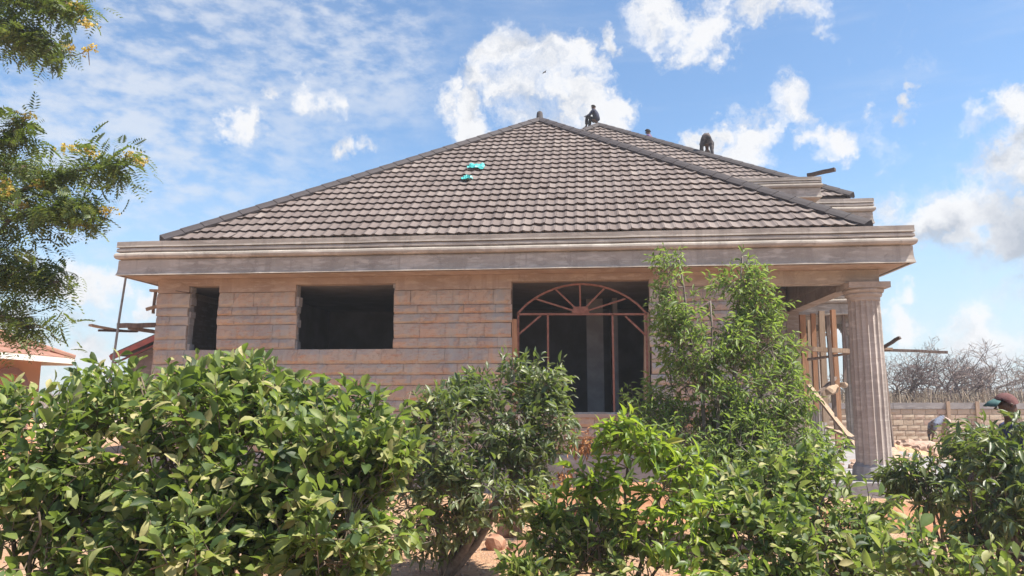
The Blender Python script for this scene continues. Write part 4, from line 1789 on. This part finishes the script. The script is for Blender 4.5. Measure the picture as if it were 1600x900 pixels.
# tall light tree in front of the porch
tb = at(1130, 890, 8.6)
tb.z = 0
tt = [at(1060, 400, 8.7), at(1160, 400, 8.8), at(1110, 470, 8.5), at(1210, 560, 8.7), at(1030, 660, 8.6)]
grow('young_tree', 'tall slender fresh green young tree with drooping leaves rising to the cornice before the porch', 'tree', tuple(tb),
     [blob(1045, 430, 8.7, 36, 42, .25), blob(1070, 490, 8.7, 52, 50, .35), blob(1150, 440, 8.8, 44, 40, .3), blob(1158, 410, 8.8, 16, 20, .12, .8), blob(1185, 470, 8.8, 44, 44, .3), blob(1095, 540, 8.6, 75, 55, .45),
      blob(1180, 535, 8.7, 68, 50, .4), blob(1225, 560, 8.8, 34, 34, .3, .7), blob(1100, 610, 8.6, 90, 55, .5), blob(1195, 615, 8.7, 75, 55, .5), blob(1090, 680, 8.5, 125, 55, .6, 1.4), blob(1210, 690, 8.6, 100, 55, .6, 1.3), blob(1005, 628, 8.6, 34, 22, .3, .7), blob(1150, 740, 8.5, 130, 60, .6), blob(1290, 655, 8.6, 32, 15, .2, .7)],
     2250, 8, .098, .26, 'leaf_mango', seed=41, hang=.75, up=.75, nstem=0, stems=[[tb, tb + (t_ - tb) * .5 + Vector((0, 0, .2)), t_] for t_ in tt], stem_r=.035, bark='bark_grey', prof='lance', gap=.44, twiglen=(.14, .36))
# lime green sapling in the centre
tb = at(965, 930, 5.2)
tb.z = 0
tt = [at(985, 655, 5.2), at(1060, 700, 5.2), at(900, 740, 5.3), at(1080, 790, 5.1)]
grow('sapling', 'bright yellow green sapling in the centre foreground below the arched opening', 'sapling', tuple(tb),
     [blob(975, 668, 5.2, 45, 16, .15), blob(1015, 695, 5.2, 34, 24, .2), blob(960, 690, 5.2, 30, 18, .2), blob(930, 745, 5.3, 45, 26, .2), blob(1070, 730, 5.2, 30, 26, .2), blob(1040, 775, 5.1, 45, 30, .25), blob(1100, 800, 5.0, 42, 44, .25), blob(900, 790, 5.3, 32, 20, .15, .6), blob(1010, 830, 5.0, 60, 35, .3, .8), blob(1080, 860, 4.9, 50, 40, .3, .8), blob(985, 740, 5.2, 40, 22, .2, .6)],
     190, 6, .105, .40, 'leaf_lime', seed=51, hang=.35, up=.4, nstem=0, stems=[[tb, tb + (t_ - tb) * .5 + Vector((0, 0, .15)), t_] for t_ in tt], stem_r=.016, gap=.3, parts=300, twiglen=(.10, .22), droop=(.15, .5))
# low dark leafy bush, centre bottom
tb = at(850, 1000, 5.4)
tb.z = 0
grow('low_bush', 'low dark green bush at the bottom centre, under the yellow green sapling', 'bush', tuple(tb),
     [blob(870, 840, 5.5, 45, 40, .3), blob(930, 850, 5.3, 60, 45, .35), blob(850, 800, 5.6, 30, 25, .2), blob(960, 800, 5.4, 40, 30, .3, .7), blob(840, 900, 5.2, 50, 30, .3), blob(1000, 900, 5.0, 70, 40, .3)],
     260, 8, .088, .42, 'leaf_citrus', seed=52, nstem=5, stem_r=.012, gap=.45, parts=260, hang=.2)
# low right citrus mass
tb = at(1230, 1050, 5.2)
tb.z = 0
grow('citrus_bush', 'large dense citrus bush right of centre in the foreground, in front of the fluted column', 'bush', tuple(tb),
     [blob(1180, 780, 5.6, 90, 60, .5), blob(1290, 790, 5.6, 80, 65, .5), blob(1240, 740, 5.9, 70, 35, .4), blob(1335, 820, 5.2, 60, 62, .4), blob(1355, 775, 5.4, 34, 30, .25, .8), blob(1200, 860, 5.1, 110, 60, .5), blob(1310, 880, 5.0, 80, 50, .4), blob(1150, 830, 5.2, 60, 50, .4), blob(1240, 960, 4.9, 160, 80, .5)],
     800, 8, .092, .48, 'leaf_citrus', seed=61, nstem=7, stem_r=.018, hang=.3, gap=.5, prof='obov')
# right shrubs
tb = at(1480, 830, 8.0)
tb.z = 0
grow('mango_bush', 'drooping leaved dark green bush between the fluted column and the man in the cap', 'bush', tuple(tb),
     [blob(1440, 745, 8.0, 55, 26, .4), blob(1515, 700, 8.0, 38, 45, .45), blob(1470, 770, 7.8, 50, 26, .35), blob(1415, 755, 8.1, 26, 20, .3), blob(1530, 750, 7.9, 45, 60, .4)],
     330, 8, .125, .27, 'leaf_mango_dark', seed=71, nstem=5, stem_r=.02, hang=.8, prof='lance', gap=.48)
tb = at(1570, 950, 6.0)
tb.z = 0
grow('mango_bush', 'tallest right edge bush hiding most of the man in the cap', 'bush', tuple(tb),
     [blob(1560, 705, 6.2, 45, 42, .35), blob(1545, 780, 6.1, 55, 60, .4), blob(1590, 745, 6.2, 50, 60, .4), blob(1597, 668, 6.3, 16, 20, .12, .8), blob(1580, 850, 6.0, 70, 60, .4), blob(1650, 780, 6.2, 60, 100, .4)],
     470, 8, .115, .29, 'leaf_mango_dark', seed=72, nstem=6, stem_r=.02, hang=.8, prof='lance', gap=.47)
tb = at(1480, 1150, 3.9)
tb.z = 0
grow('citrus_bush', 'small low citrus bush with round leaves in the bottom right corner', 'bush', tuple(tb),
     [blob(1420, 850, 4.1, 45, 26, .2), blob(1470, 880, 4.0, 60, 28, .25), blob(1530, 900, 3.9, 70, 30, .25), blob(1400, 900, 4.0, 60, 30, .25), blob(1440, 830, 4.2, 30, 18, .15, .8), blob(1590, 905, 3.9, 60, 30, .25)],
     75, 6, .09, .52, 'leaf_citrus', seed=73, nstem=5, stem_r=.010, gap=.4, parts=240, prof='obov', hang=.1)
# dried brown seedling
tb = at(905, 760, 8.6)
tb.z = .1
grow('dead_shrub', 'small dead shrub with dry orange brown leaves left of the yellow green sapling', 'shrub', tuple(tb),
     [blob(905, 695, 8.6, 30, 14, .15), blob(880, 735, 8.6, 20, 26, .15, .6)],
     34, 8, .07, .4, 'dry_leaf', seed=81, nstem=3, stem_r=.01, gap=.2, parts=40, hang=.5)


# ---------------------------------------------------------------- overhanging flowering tree, top left
def frond_cloud(name_, root, B, tips, m, seed, per=8, FLn=.26, dens=1.0):
    """feathery compound leaves: a midrib with two rows of small leaflets, many per twig, as one mesh"""
    r_ = np.random.default_rng(seed)
    pos, dirs = [], []
    for (p, d) in tips:
        n = int(per * dens)
        for k in range(n):
            q = Vector(p) + Vector(d) * r_.uniform(-.25, .25) + Vector(r_.normal(scale=.06, size=3))
            dd = Vector(d) * .6 + Vector(r_.normal(scale=.75, size=3))
            dd.z = dd.z * .6 - .45
            pos.append(tuple(q))
            dirs.append(tuple(dd.normalized()))
    pos = np.array(pos)
    dirs = np.array(dirs)
    n = len(pos)
    X, Y, Z = frames(dirs, np.tile([0, 0, 1.0], (n, 1)) + r_.normal(scale=.5, size=(n, 3)))
    ln = FLn * r_.uniform(.6, 1.2, n)
    # template: 9 pairs of leaflets (a diamond quad each)
    tv, tf = [], []
    for i in range(6):
        x = .12 + .88 * i / 5
        l = .34 * math.sin(PI * min(.97, .25 + .7 * x)) + .08
        for sd in (-1, 1):
            o = len(tv)
            dz = -.35 * x * x
            tv += [(x, 0, dz), (x + .15, sd * l * .45, dz + .03), (x + .16, sd * l, dz - .03), (x + .02, sd * l * .5, dz - .02)]
            tf.append((o, o + 1, o + 2, o + 3))
    tv = np.array(tv)
    tf = np.array(tf)
    q = (pos - np.array(B))[:, None, :] + X[:, None, :] * (ln[:, None] * tv[None, :, 0])[..., None] + Y[:, None, :] * (ln[:, None] * tv[None, :, 1])[..., None] + Z[:, None, :] * (ln[:, None] * tv[None, :, 2])[..., None]
    Fq = (tf[None] + (np.arange(n) * len(tv))[:, None, None]).reshape(-1, 4)
    return link(name_, quadmesh(name_, q.reshape(-1, 3), Fq), m, root, kind='stuff')


TB = Vector((-7.6, 8.6, 0))
tree = empty('flowering_tree', TB, 0, 'feathery leaved flowering tree whose branches hang in from the top left corner', 'tree')
rt = random.Random(77)
limbs = [[TB + Vector((.1, -.2, 3.0)), at(-60, 330, 8.6), at(30, 300, 8.2), at(110, 265, 8.0), at(195, 250, 7.9)],
         [TB + Vector((.1, -.2, 2.6)), at(-80, 450, 8.5), at(-10, 420, 8.2), at(50, 425, 8.0), at(92, 440, 7.9)],
         [TB + Vector((.1, -.2, 2.4)), at(-70, 500, 8.5), at(-5, 492, 8.1), at(66, 512, 7.9)],
         [TB + Vector((.1, -.2, 3.4)), at(-60, 260, 8.4), at(0, 220, 8.1), at(35, 195, 8.0)],
         [TB + Vector((.1, -.2, 3.2)), at(-60, 400, 8.4), at(20, 345, 8.1), at(100, 325, 7.9), at(140, 322, 7.8)],
         [TB + Vector((.1, -.2, 3.6)), at(-60, 60, 8.6), at(-10, 30, 8.2), at(40, 52, 8.0), at(88, 72, 7.9)],
         [TB + Vector((.1, -.2, 3.6)), at(-60, 0, 8.4), at(10, -20, 8.1), at(70, -5, 7.9), at(105, 5, 7.9)],
         [TB + Vector((.1, -.2, 3.3)), at(-90, 300, 9.0), at(-10, 250, 9.0), at(60, 270, 8.8)]]
m_ = MB()
m_.tube([Vector((0, 0, -.1)), Vector((.03, .02, 1.2)), Vector((.1, -.1, 2.4)), Vector((.15, -.2, 3.7)), Vector((.2, -.3, 5.2))], [.17, .14, .12, .09, .03], 12)
m_.build('trunk', 'bark', tree, smooth=True)
tips = []
bt = MB()
for li, lm in enumerate(limbs):
    m_ = MB()
    pts = [p - TB for p in lm]
    fine_ = []
    for i in range(len(pts) - 1):
        for k in range(4):
            fine_.append(pts[i].lerp(pts[i + 1], k / 4) + Vector((rt.uniform(-.03, .03), rt.uniform(-.03, .03), rt.uniform(-.03, .03))))
    fine_.append(pts[-1])
    nn = len(fine_)
    m_.tube(fine_, [.042 * (1 - .88 * i / (nn - 1)) for i in range(nn)], 6)
    m_.build('limb', 'bark', tree, smooth=True)
    big = li in (0, 1, 4, 5, 6)
    for i in range(3, nn):
        for k in range(5 if big else 4):
            d = Vector((rt.uniform(-.9, 1), rt.uniform(-1, 1), rt.uniform(-.75, .45))).normalized()
            ln_ = rt.uniform(.08, .36) * (1.0 - .45 * i / nn)
            e = fine_[i] + d * ln_
            bt.tube([fine_[i], fine_[i].lerp(e, .5) + Vector((0, 0, .03)), e], [.008, .006, .003], 4, False)
            tips.append((e + TB, d))
            tips.append((fine_[i].lerp(e, .6) + TB, d))
bt.build('twig', 'bark', tree, kind='stuff')
frond_cloud('foliage', tree, TB, tips, 'leaf_tree', 5, per=5, FLn=.17)
# yellow flower clusters
fc = [(42, 182, 7.9), (30, 192, 8.0), (132, 232, 7.9), (143, 240, 7.9), (104, 232, 8.0), (200, 245, 7.9), (222, 252, 7.8), (75, 3, 7.9), (122, 12, 7.9), (137, 37, 7.9), (107, 75, 7.9), (138, 78, 7.9), (35, 322, 8.0), (60, 288, 7.9), (120, 352, 7.9), (10, 300, 7.9), (5, 285, 8.0), (165, 330, 7.8)]
for (px, py, D) in fc:
    cpt = at(px, py, D)
    m_ = MB()
    for k in range(30):
        o = Vector((rt.gauss(0, .042), rt.gauss(0, .03), rt.gauss(0, .028)))
        for q in range(3):
            d = Vector((rt.uniform(-1, 1), rt.uniform(-1, 1), rt.uniform(-.4, 1))).normalized() * .028
            s = d.orthogonal().normalized() * .012
            m_.add([o, o + d * .6 + s, o + d, o + d * .6 - s], [(0, 1, 2, 3)])
    f_ = m_.build('flower_cluster', 'petal_yellow', tree, kind='stuff')
    f_.location = cpt - TB
# spike stems to the outlying flowers
m_ = MB()
for a_, b_ in (((100, 88), (140, 78)), ((112, 28), (138, 12)), ((180, 252), (226, 250)), ((20, 205), (45, 180)), ((138, 78), (140, 102)), ((118, 250), (145, 235)), ((153, 250), (168, 228))):
    m_.tube([at(*a_, 7.95) - TB, at((a_[0] + b_[0]) / 2, (a_[1] + b_[1]) / 2 + 3, 7.92) - TB, at(*b_, 7.9) - TB], [.006, .005, .003], 4)
m_.build('flower_stalk', 'bark', tree)


# ---------------------------------------------------------------- bare trees beyond the boundary wall
def bare_tree(x, y, H, label, seed, m='dry_twig', spread=1.0, depth=6, cat='tree', name='bare_tree', nb0=5):
    r_ = random.Random(seed)
    e = empty(name, (x, y, 0), 0, label, cat, 'leafless thorn trees beyond the boundary wall')
    tr = MB()
    tw = MB()

    def rec(p, d, l, rad, k):
        segs = 2
        pts = [p]
        for i in range(segs):
            d = (d + Vector((r_.gauss(0, .22), r_.gauss(0, .22), r_.gauss(0, .12) + .02))).normalized()
            p = p + d * (l / segs)
            pts.append(p)
        (tr if k <= 1 else tw).tube(pts, [rad, rad * .85, rad * .7], 5 if k <= 1 else 3, False)
        if k >= depth:
            return
        for i in range(r_.choice((2, 3, 3)) if k else nb0):
            a = Vector((r_.gauss(0, 1), r_.gauss(0, 1), r_.gauss(0, .45) + .10))
            nd = (d * .75 + a * .75 * spread).normalized()
            rec(pts[-1] if i else pts[-1].lerp(pts[1], .3), nd, l * r_.uniform(.62, .88), max(rad * .6, .009), k + 1)
    rec(Vector((0, 0, 0)), Vector((r_.uniform(-.1, .1), r_.uniform(-.1, .1), 1)), H * .24, H * .022, 0)
    tr.build('trunk', m, e)
    tw.build('branch', m, e, kind='stuff')
    return e


BT = [(1405, 33, 3.1, 'dry_twig_dark', 'nearest leafless thorn tree right behind the scaffold pole'), (1445, 34, 3.5, 'dry_twig_dark', 'widest dark leafless thorn tree beyond the wall'),
      (1490, 35, 3.3, 'dry_twig_dark', 'leafless thorn tree above the bending man by the wall'), (1530, 38, 3.7, 'dry_twig', 'pale leafless tree left of the capped man'),
      (1570, 37, 3.6, 'dry_twig', 'pale leafless tree above the cap of the man'), (1610, 36, 3.8, 'dry_twig', 'leafless tree at the right edge of the photo'),
      (1425, 42, 3.9, 'dry_twig', 'farther hazy leafless tree behind the widest dark one'), (1475, 44, 4.1, 'dry_twig', 'farther leafless tree in the middle of the thicket'),
      (1545, 46, 4.3, 'dry_twig', 'farthest tall leafless tree of the thicket'), (1345, 36, 3.2, 'dry_twig', 'leafless tree seen through the porch beside the second column'),
      (1650, 40, 3.8, 'dry_twig', 'leafless tree just beyond the right edge of the boundary view')]
for i, (px, D, H, m, l) in enumerate(BT):
    bare_tree(at(px, 620, D).x, D, H * 1.45, l, 100 + i, m)
# dry grass and scrub mass beyond the wall
def blades(name, label, n, fx, h0, h1, m, seed, w=.02):
    r_ = np.random.default_rng(seed)
    P = fx(r_, n)
    h = r_.uniform(h0, h1, n)
    a = r_.uniform(0, 6.28, n)
    lean = r_.normal(scale=.28, size=(n, 2)) * h[:, None]
    wx, wy = np.cos(a) * w, np.sin(a) * w
    V = np.zeros((n, 4, 3))
    V[:, 0] = P
    V[:, 0, 0] -= wx
    V[:, 0, 1] -= wy
    V[:, 1] = P
    V[:, 1, 0] += wx
    V[:, 1, 1] += wy
    V[:, 2] = P
    V[:, 2, :2] += lean
    V[:, 2, 0] += wx * .2
    V[:, 2, 1] += wy * .2
    V[:, 2, 2] += h
    V[:, 3] = V[:, 2]
    V[:, 3, 0] -= wx * .4
    V[:, 3, 1] -= wy * .4
    Fq = np.arange(n * 4).reshape(n, 4)
    return tag(link(name, quadmesh(name, V.reshape(-1, 3), Fq), m, kind='stuff'), label, 'grass')


blades('dry_grass', 'tall pale dry grass and scrub beyond the boundary wall', 42000,
       lambda r_, n: np.stack([r_.uniform(6, 46, n), 29.5 + 22 * r_.random(n), np.zeros(n)], 1), .7, 2.0, 'dry_grass', 6, .035)
blades('weeds', 'sparse dry weeds and litter on the soil under the bushes', 2600,
       lambda r_, n: np.stack([r_.uniform(-5, 6.5, n), 3.5 + 7 * r_.random(n), np.zeros(n)], 1), .03, .14, 'dry_grass', 7, .004)


# far scrub that closes the horizon
def scrub(name, label, n, y0, y1, x0, x1, hmax, m, seed):
    r_ = random.Random(seed)
    m_ = MB()
    for k in range(n):
        x, y = r_.uniform(x0, x1), r_.uniform(y0, y1)
        h = hmax * r_.uniform(.5, 1)
        for q in range(16):
            a = Vector((x + r_.gauss(0, h * .3), y + r_.gauss(0, h * .3), r_.uniform(0, h * .5)))
            d = Vector((r_.gauss(0, .6), r_.gauss(0, .6), r_.uniform(.1, 1))).normalized() * h * r_.uniform(.3, .6)
            m_.tube([a, a + d * .5 + Vector((r_.gauss(0, .1), 0, 0)), a + d], [.03, .02, .008], 3, False)
    return tag(m_.build(name, m, kind='stuff'), label, 'scrub')


scrub('far_thicket', 'grey brown leafless thicket closing the view far beyond the boundary wall', 1500, 46, 110, 12, 130, 3.0, 'dry_twig', 4)
scrub('distant_thicket', 'distant leafless scrub behind the neighbouring house', 700, 60, 120, -120, -10, 3.2, 'dry_twig', 5)


# ---------------------------------------------------------------- people
def skinned(name, joints, edges, radii, m, parent, root=0, sub=1, loc=(0, 0, 0)):
    """grow one continuous surface round a stick figure and keep it as a plain mesh"""
    me = bpy.data.meshes.new(name)
    me.from_pydata([tuple(j) for j in joints], edges, [])
    o = bpy.data.objects.new(name + '_cage', me)
    COL.objects.link(o)
    sk = o.modifiers.new('skin', 'SKIN')
    sk.use_smooth_shade = True
    lay = me.skin_vertices[0].data
    for i, r_ in enumerate(radii):
        lay[i].radius = (r_, r_) if not isinstance(r_, tuple) else r_
        lay[i].use_root = (i == root)
    sb = o.modifiers.new('sub', 'SUBSURF')
    sb.levels = sub
    sb.render_levels = sub
    bpy.context.view_layer.update()
    dg = bpy.context.evaluated_depsgraph_get()
    ev = bpy.data.meshes.new_from_object(o.evaluated_get(dg))
    bpy.data.objects.remove(o)
    ev.materials.clear()
    ev.materials.append(MATS[m])
    for p in ev.polygons:
        p.use_smooth = True
    ob = bpy.data.objects.new(name, ev)
    COL.objects.link(ob)
    ob.parent = parent
    return ob


def person(name, loc, rz, label, J, skin='skin', shirt='cloth_dark', trousers='cloth_black', hair='hair', scale=1.0, extras=None, sleeve=True, bulk=1.0):
    """J: joint positions in metres (x right, y forward of the person, z up)"""
    e = empty(name, loc, rz, label, 'person')
    e.scale = (scale,) * 3
    V_ = lambda k: Vector(J[k])
    pel, chest, neck, head = V_('pelvis'), V_('chest'), V_('neck'), V_('head')
    up = (head - neck).normalized()
    fwd = V_('face').normalized()
    names, pts, rad, edges = [], [], [], []

    def add(p, r_, to=None):
        pts.append(Vector(p))
        rad.append(r_)
        if to is not None:
            edges.append((to, len(pts) - 1))
        return len(pts) - 1
    ip = add(pel, .105)
    iw = add(pel.lerp(chest, .5), .12, ip)
    ic = add(chest, .145, iw)
    inn_ = add(neck, .058, ic)
    ih0 = add(neck.lerp(head, .5), .065, inn_)
    ih1 = add(head, .092, ih0)
    add(head + up * .085, .070, ih1)
    for s in ('l', 'r'):
        sh_ = add(V_('sh_' + s), .062, ic)
        el = add(V_('el_' + s), .045, sh_)
        wr = add(V_('wr_' + s), .030, el)
        hand_d = (V_('wr_' + s) - V_('el_' + s)).normalized()
        if 'hand_' + s in J:
            hand_d = V_('hand_' + s).normalized()
        pm = add(V_('wr_' + s) + hand_d * .06, .034, wr)
        sx = hand_d.cross(up + Vector((.01, .02, .03))).normalized()
        cu = (hand_d.cross(sx)).normalized() * .012
        for k, (o_, l) in enumerate(((-.030, .070), (-.010, .082), (.010, .076), (.030, .060))):
            b0 = add(V_('wr_' + s) + hand_d * .095 + sx * o_, .011, pm)
            b1 = add(V_('wr_' + s) + hand_d * (.095 + l * .5) + sx * o_ * 1.15 + cu, .0095, b0)
            add(V_('wr_' + s) + hand_d * (.095 + l) + sx * o_ * 1.2 + cu * 2.6, .008, b1)
        t0 = add(V_('wr_' + s) + hand_d * .045 - sx * .045, .012, pm)
        add(V_('wr_' + s) + hand_d * .085 - sx * .062 + cu, .010, t0)
        hp_ = add(V_('hip_' + s).lerp(V_('kn_' + s), .25), .072, ip)
        kn = add(V_('kn_' + s), .062, hp_)
        an = add(V_('an_' + s), .040, kn)
        ff = V_('foot_' + s).normalized()
        add(V_('an_' + s) + Vector((0, 0, -.045)) + ff * .05, .040, an)
        add(V_('an_' + s) + Vector((0, 0, -.055)) + ff * .17, .030, len(pts) - 1)
    skinned('body', pts, edges, rad, skin, e)
    # nose, ears as small children of the head side
    sd = up.cross(fwd).normalized()
    f = MB()
    hc = head + up * .02
    f.tube([hc + fwd * .082 + up * .015, hc + fwd * .108 - up * .012, hc + fwd * .088 - up * .02], [.008, .014, .008], 6)
    for s_ in (-1, 1):
        f.tube([hc + sd * s_ * .088 + up * .02, hc + sd * s_ * .100 - fwd * .008, hc + sd * s_ * .088 - up * .025], [.008, .014, .006], 6)
    f.build('nose_and_ears', skin, e, smooth=True)
    f = MB()
    for s_ in (-1, 1):
        f.tube([hc + fwd * .078 + sd * s_ * .034 + up * .022, hc + fwd * .089 + sd * s_ * .034 + up * .022], [.012, .008], 6)
    f.tube([hc + fwd * .083 - sd * .028 - up * .045, hc + fwd * .090 - up * .047, hc + fwd * .083 + sd * .028 - up * .045], .006, 5)
    f.build('eyes_and_mouth', 'hair', e, smooth=True)
    # clothes
    pts2, rad2, ed2 = [pel + Vector((0, 0, -.02)), pel.lerp(chest, .5), chest, neck.lerp(chest, .35)], [.142, .135, .162, .085], [(0, 1), (1, 2), (2, 3)]
    for s in ('l', 'r'):
        i = len(pts2)
        if sleeve:
            pts2 += [V_('sh_' + s), V_('el_' + s), V_('wr_' + s).lerp(V_('el_' + s), .12)]
            rad2 += [.078, .060, .044]
            ed2 += [(2, i), (i, i + 1), (i + 1, i + 2)]
        else:
            pts2 += [V_('sh_' + s), V_('el_' + s).lerp(V_('sh_' + s), .3)]
            rad2 += [.078, .065]
            ed2 += [(2, i), (i, i + 1)]
    skinned('shirt', pts2, ed2, [q_ * bulk for q_ in rad2], shirt, e, 2)
    pts3, rad3, ed3 = [pel, pel + (chest - pel).normalized() * .10], [.142, .13], [(0, 1)]
    for s in ('l', 'r'):
        i = len(pts3)
        pts3 += [V_('hip_' + s).lerp(V_('kn_' + s), .38), V_('kn_' + s), V_('an_' + s).lerp(V_('kn_' + s), .08)]
        rad3 += [.095, .078, .060]
        ed3 += [(0, i), (i, i + 1), (i + 1, i + 2)]
    skinned('trousers', pts3, ed3, [q_ * bulk for q_ in rad3], trousers, e)
    h = MB()
    n, mm = 12, 5
    vs = []
    for j in range(mm):
        ph = j / (mm - 1) * 1.75
        for i in range(n):
            a = 2 * PI * i / n
            dirv = (sd * math.cos(a) + (fwd * -1) * math.sin(a)) * math.sin(ph) + up * math.cos(ph)
            if ph > 1.2 and dirv.dot(fwd) > .2:
                dirv = (sd * math.cos(a) - fwd * math.sin(a)) * math.sin(1.0) + up * math.cos(1.0)
            vs.append(head + up * .030 + dirv * .104)
    h.add(vs, [(j * n + i, j * n + (i + 1) % n, (j + 1) * n + (i + 1) % n, (j + 1) * n + i) for j in range(mm - 1) for i in range(n)])
    h.build('hair' if hair == 'hair' else 'cap_crown', hair, e, smooth=True)
    if extras:
        extras(e, head, up, fwd, sd)
    return e


def house_z(px, py, D):
    return at(px, py, D)


# man sitting on the apex of the far roof, facing left-forward
A2 = HM @ Vector((9.08, 13.79, 11.37))
seatJ = dict(pelvis=(0, 0, .13), chest=(0, .10, .44), neck=(0, .13, .62), head=(0, .17, .74), face=(0, 1, -.15),
             sh_l=(-.19, .12, .55), sh_r=(.19, .12, .55), el_l=(-.25, .26, .34), el_r=(.25, .26, .34), wr_l=(-.14, .42, .38), wr_r=(.14, .42, .38),
             hip_l=(-.10, .04, .10), hip_r=(.10, .04, .10), kn_l=(-.18, .40, .34), kn_r=(.18, .40, .34), an_l=(-.15, .44, -.06), an_r=(.15, .44, -.06),
             foot_l=(0, 1, -.2), foot_r=(0, 1, -.2))
person('person', A2 + Vector((-.02, .05, .10)), math.radians(62), 'person in dark clothes sitting on the peak of the far roof, looking left', seatJ,
       shirt='cloth_dark', trousers='cloth_black', scale=.88, bulk=1.12)
# man bending over on the right hip of the far roof, seen from behind
bendJ = dict(pelvis=(0, -.04, .98), chest=(0, .32, .74), neck=(0, .46, .58), head=(0, .52, .45), face=(0, .3, -1),
             sh_l=(-.20, .40, .70), sh_r=(.20, .40, .70), el_l=(-.17, .50, .42), el_r=(.17, .50, .42), wr_l=(-.08, .52, .17), wr_r=(.08, .52, .17),
             hip_l=(-.10, -.08, .86), hip_r=(.10, -.08, .86), kn_l=(-.17, -.02, .46), kn_r=(.17, -.02, .46), an_l=(-.21, -.06, .07), an_r=(.21, -.06, .07),
             foot_l=(0, 1, 0), foot_r=(0, 1, 0))


def hip2(px):
    """point on the right hip of the far roof under a photo column"""
    a = HM @ Vector((15.586, 7.495, 6.89))
    best = None
    for i in range(400):
        p = a.lerp(A2, i / 399)
        q = F * p.x / (p.y * math.cos(PITCH) + (p.z - CAMZ) * math.sin(PITCH)) + 800
        if best is None or abs(q - px) < best[0]:
            best = (abs(q - px), p)
    return best[1]


hq = hip2(1107)
person('person', hq + Vector((.02, .26, .0)), math.radians(-17), 'person bending forward on the right hip of the far roof, seen from behind', bendJ,
       shirt='camo_dark', trousers='camo_dark', scale=.88, bulk=.95)
# man behind the ridge, only head and purple back showing
hq = hip2(1014)
crJ = dict(seatJ)
person('person', hq + Vector((.25, .60, -.22)), math.radians(60), 'person in purple shirt half hidden behind the right hip of the far roof', crJ,
       shirt='cloth_purple', trousers='cloth_black', scale=1.0)
# dark bundles behind the hip
hq = hip2(967)
o = rock(967, 205, hq.y + .3, .26, 'dark bundle lying on the far roof hip beside the sitting person', 2, group='dark bundles on the far roof', m='cloth_black', z=hq.z - .02, name='bundle', cat='bundle', sq=(1.1, .7, .45))
hq = hip2(990)
o = rock(990, 211, hq.y + .3, .17, 'small dark bundle lying on the far roof hip nearest the person in purple', 4, group='dark bundles on the far roof', m='cloth_black', z=hq.z - .0, name='bundle', cat='bundle', sq=(1.0, .7, .55))
# man bending near the boundary wall (faces left)
bJ = dict(bendJ)
p = at(1468, 700, 26.5)
person('person', (p.x + .25, 26.5, -.02), math.radians(88), 'person in grey shirt bending down in front of the boundary wall', bJ,
       shirt='cloth_grey', trousers='cloth_pale', scale=1.0, sleeve=False)


# man in the cap behind the bushes at the right edge, facing left
def cap_extra(e, head, up, fwd, sd):
    m_ = MB()
    n = 14
    vs = []
    for j, (r0, dz) in enumerate(((.078, .078), (.135, .068), (.185, .045))):
        for i in range(n):
            a = -1.0 + 2.0 * i / (n - 1)
            vs.append(head + up * (dz + .018 - .028 * abs(a)) + fwd * (r0 * math.cos(a * .8)) + sd * (min(r0, .12) * math.sin(a)))
    m_.add(vs, [(j * n + i, j * n + i + 1, (j + 1) * n + i + 1, (j + 1) * n + i) for j in range(2) for i in range(n - 1)])
    o = m_.build('cap_visor', 'cap_green', e, smooth=True)
    q = o.modifiers.new('thickness', 'SOLIDIFY')
    q.thickness = .006


stJ = dict(pelvis=(0, 0, .95), chest=(0, .03, 1.27), neck=(0, .05, 1.46), head=(0, .09, 1.58), face=(0, 1, -.28),
           sh_l=(-.20, .03, 1.38), sh_r=(.20, .03, 1.38), el_l=(-.26, .05, 1.10), el_r=(.26, .05, 1.10), wr_l=(-.20, .28, .98), wr_r=(.20, .28, .98),
           hip_l=(-.10, 0, .92), hip_r=(.10, 0, .92), kn_l=(-.12, .03, .5), kn_r=(.12, .0, .5), an_l=(-.13, 0, .08), an_r=(.13, -.02, .08),
           foot_l=(0, 1, 0), foot_r=(0, 1, 0))
p = at(1590, 632, 7.2)
person('person', (p.x, 7.2, p.z - 1.60), math.radians(80), 'person in maroon cap with green visor and dark blue clothes behind the right edge bushes', stJ,
       shirt='cloth_blue', trousers='cloth_blue', hair='cap_maroon', extras=cap_extra)


# ---------------------------------------------------------------- thin dusty air
hm_ = MB()
hm_.box(-150, 150, -6, 135, -1.6, 14.5)
hz_o = hm_.build('haze', None, kind='stuff')
hmat = bpy.data.materials.new('haze')
hmat.use_nodes = True
for n in list(hmat.node_tree.nodes):
    hmat.node_tree.nodes.remove(n)
hb = NB(hmat.node_tree)
pv = hb.n('ShaderNodeVolumePrincipled')
pv.inputs['Color'].default_value = (.93, .94, .97, 1)
pv.inputs['Density'].default_value = 0.0017
pv.inputs['Anisotropy'].default_value = .2
ho = hb.n('ShaderNodeOutputMaterial')
hmat.node_tree.links.new(pv.outputs[0], ho.inputs['Volume'])
hz_o.data.materials.append(hmat)
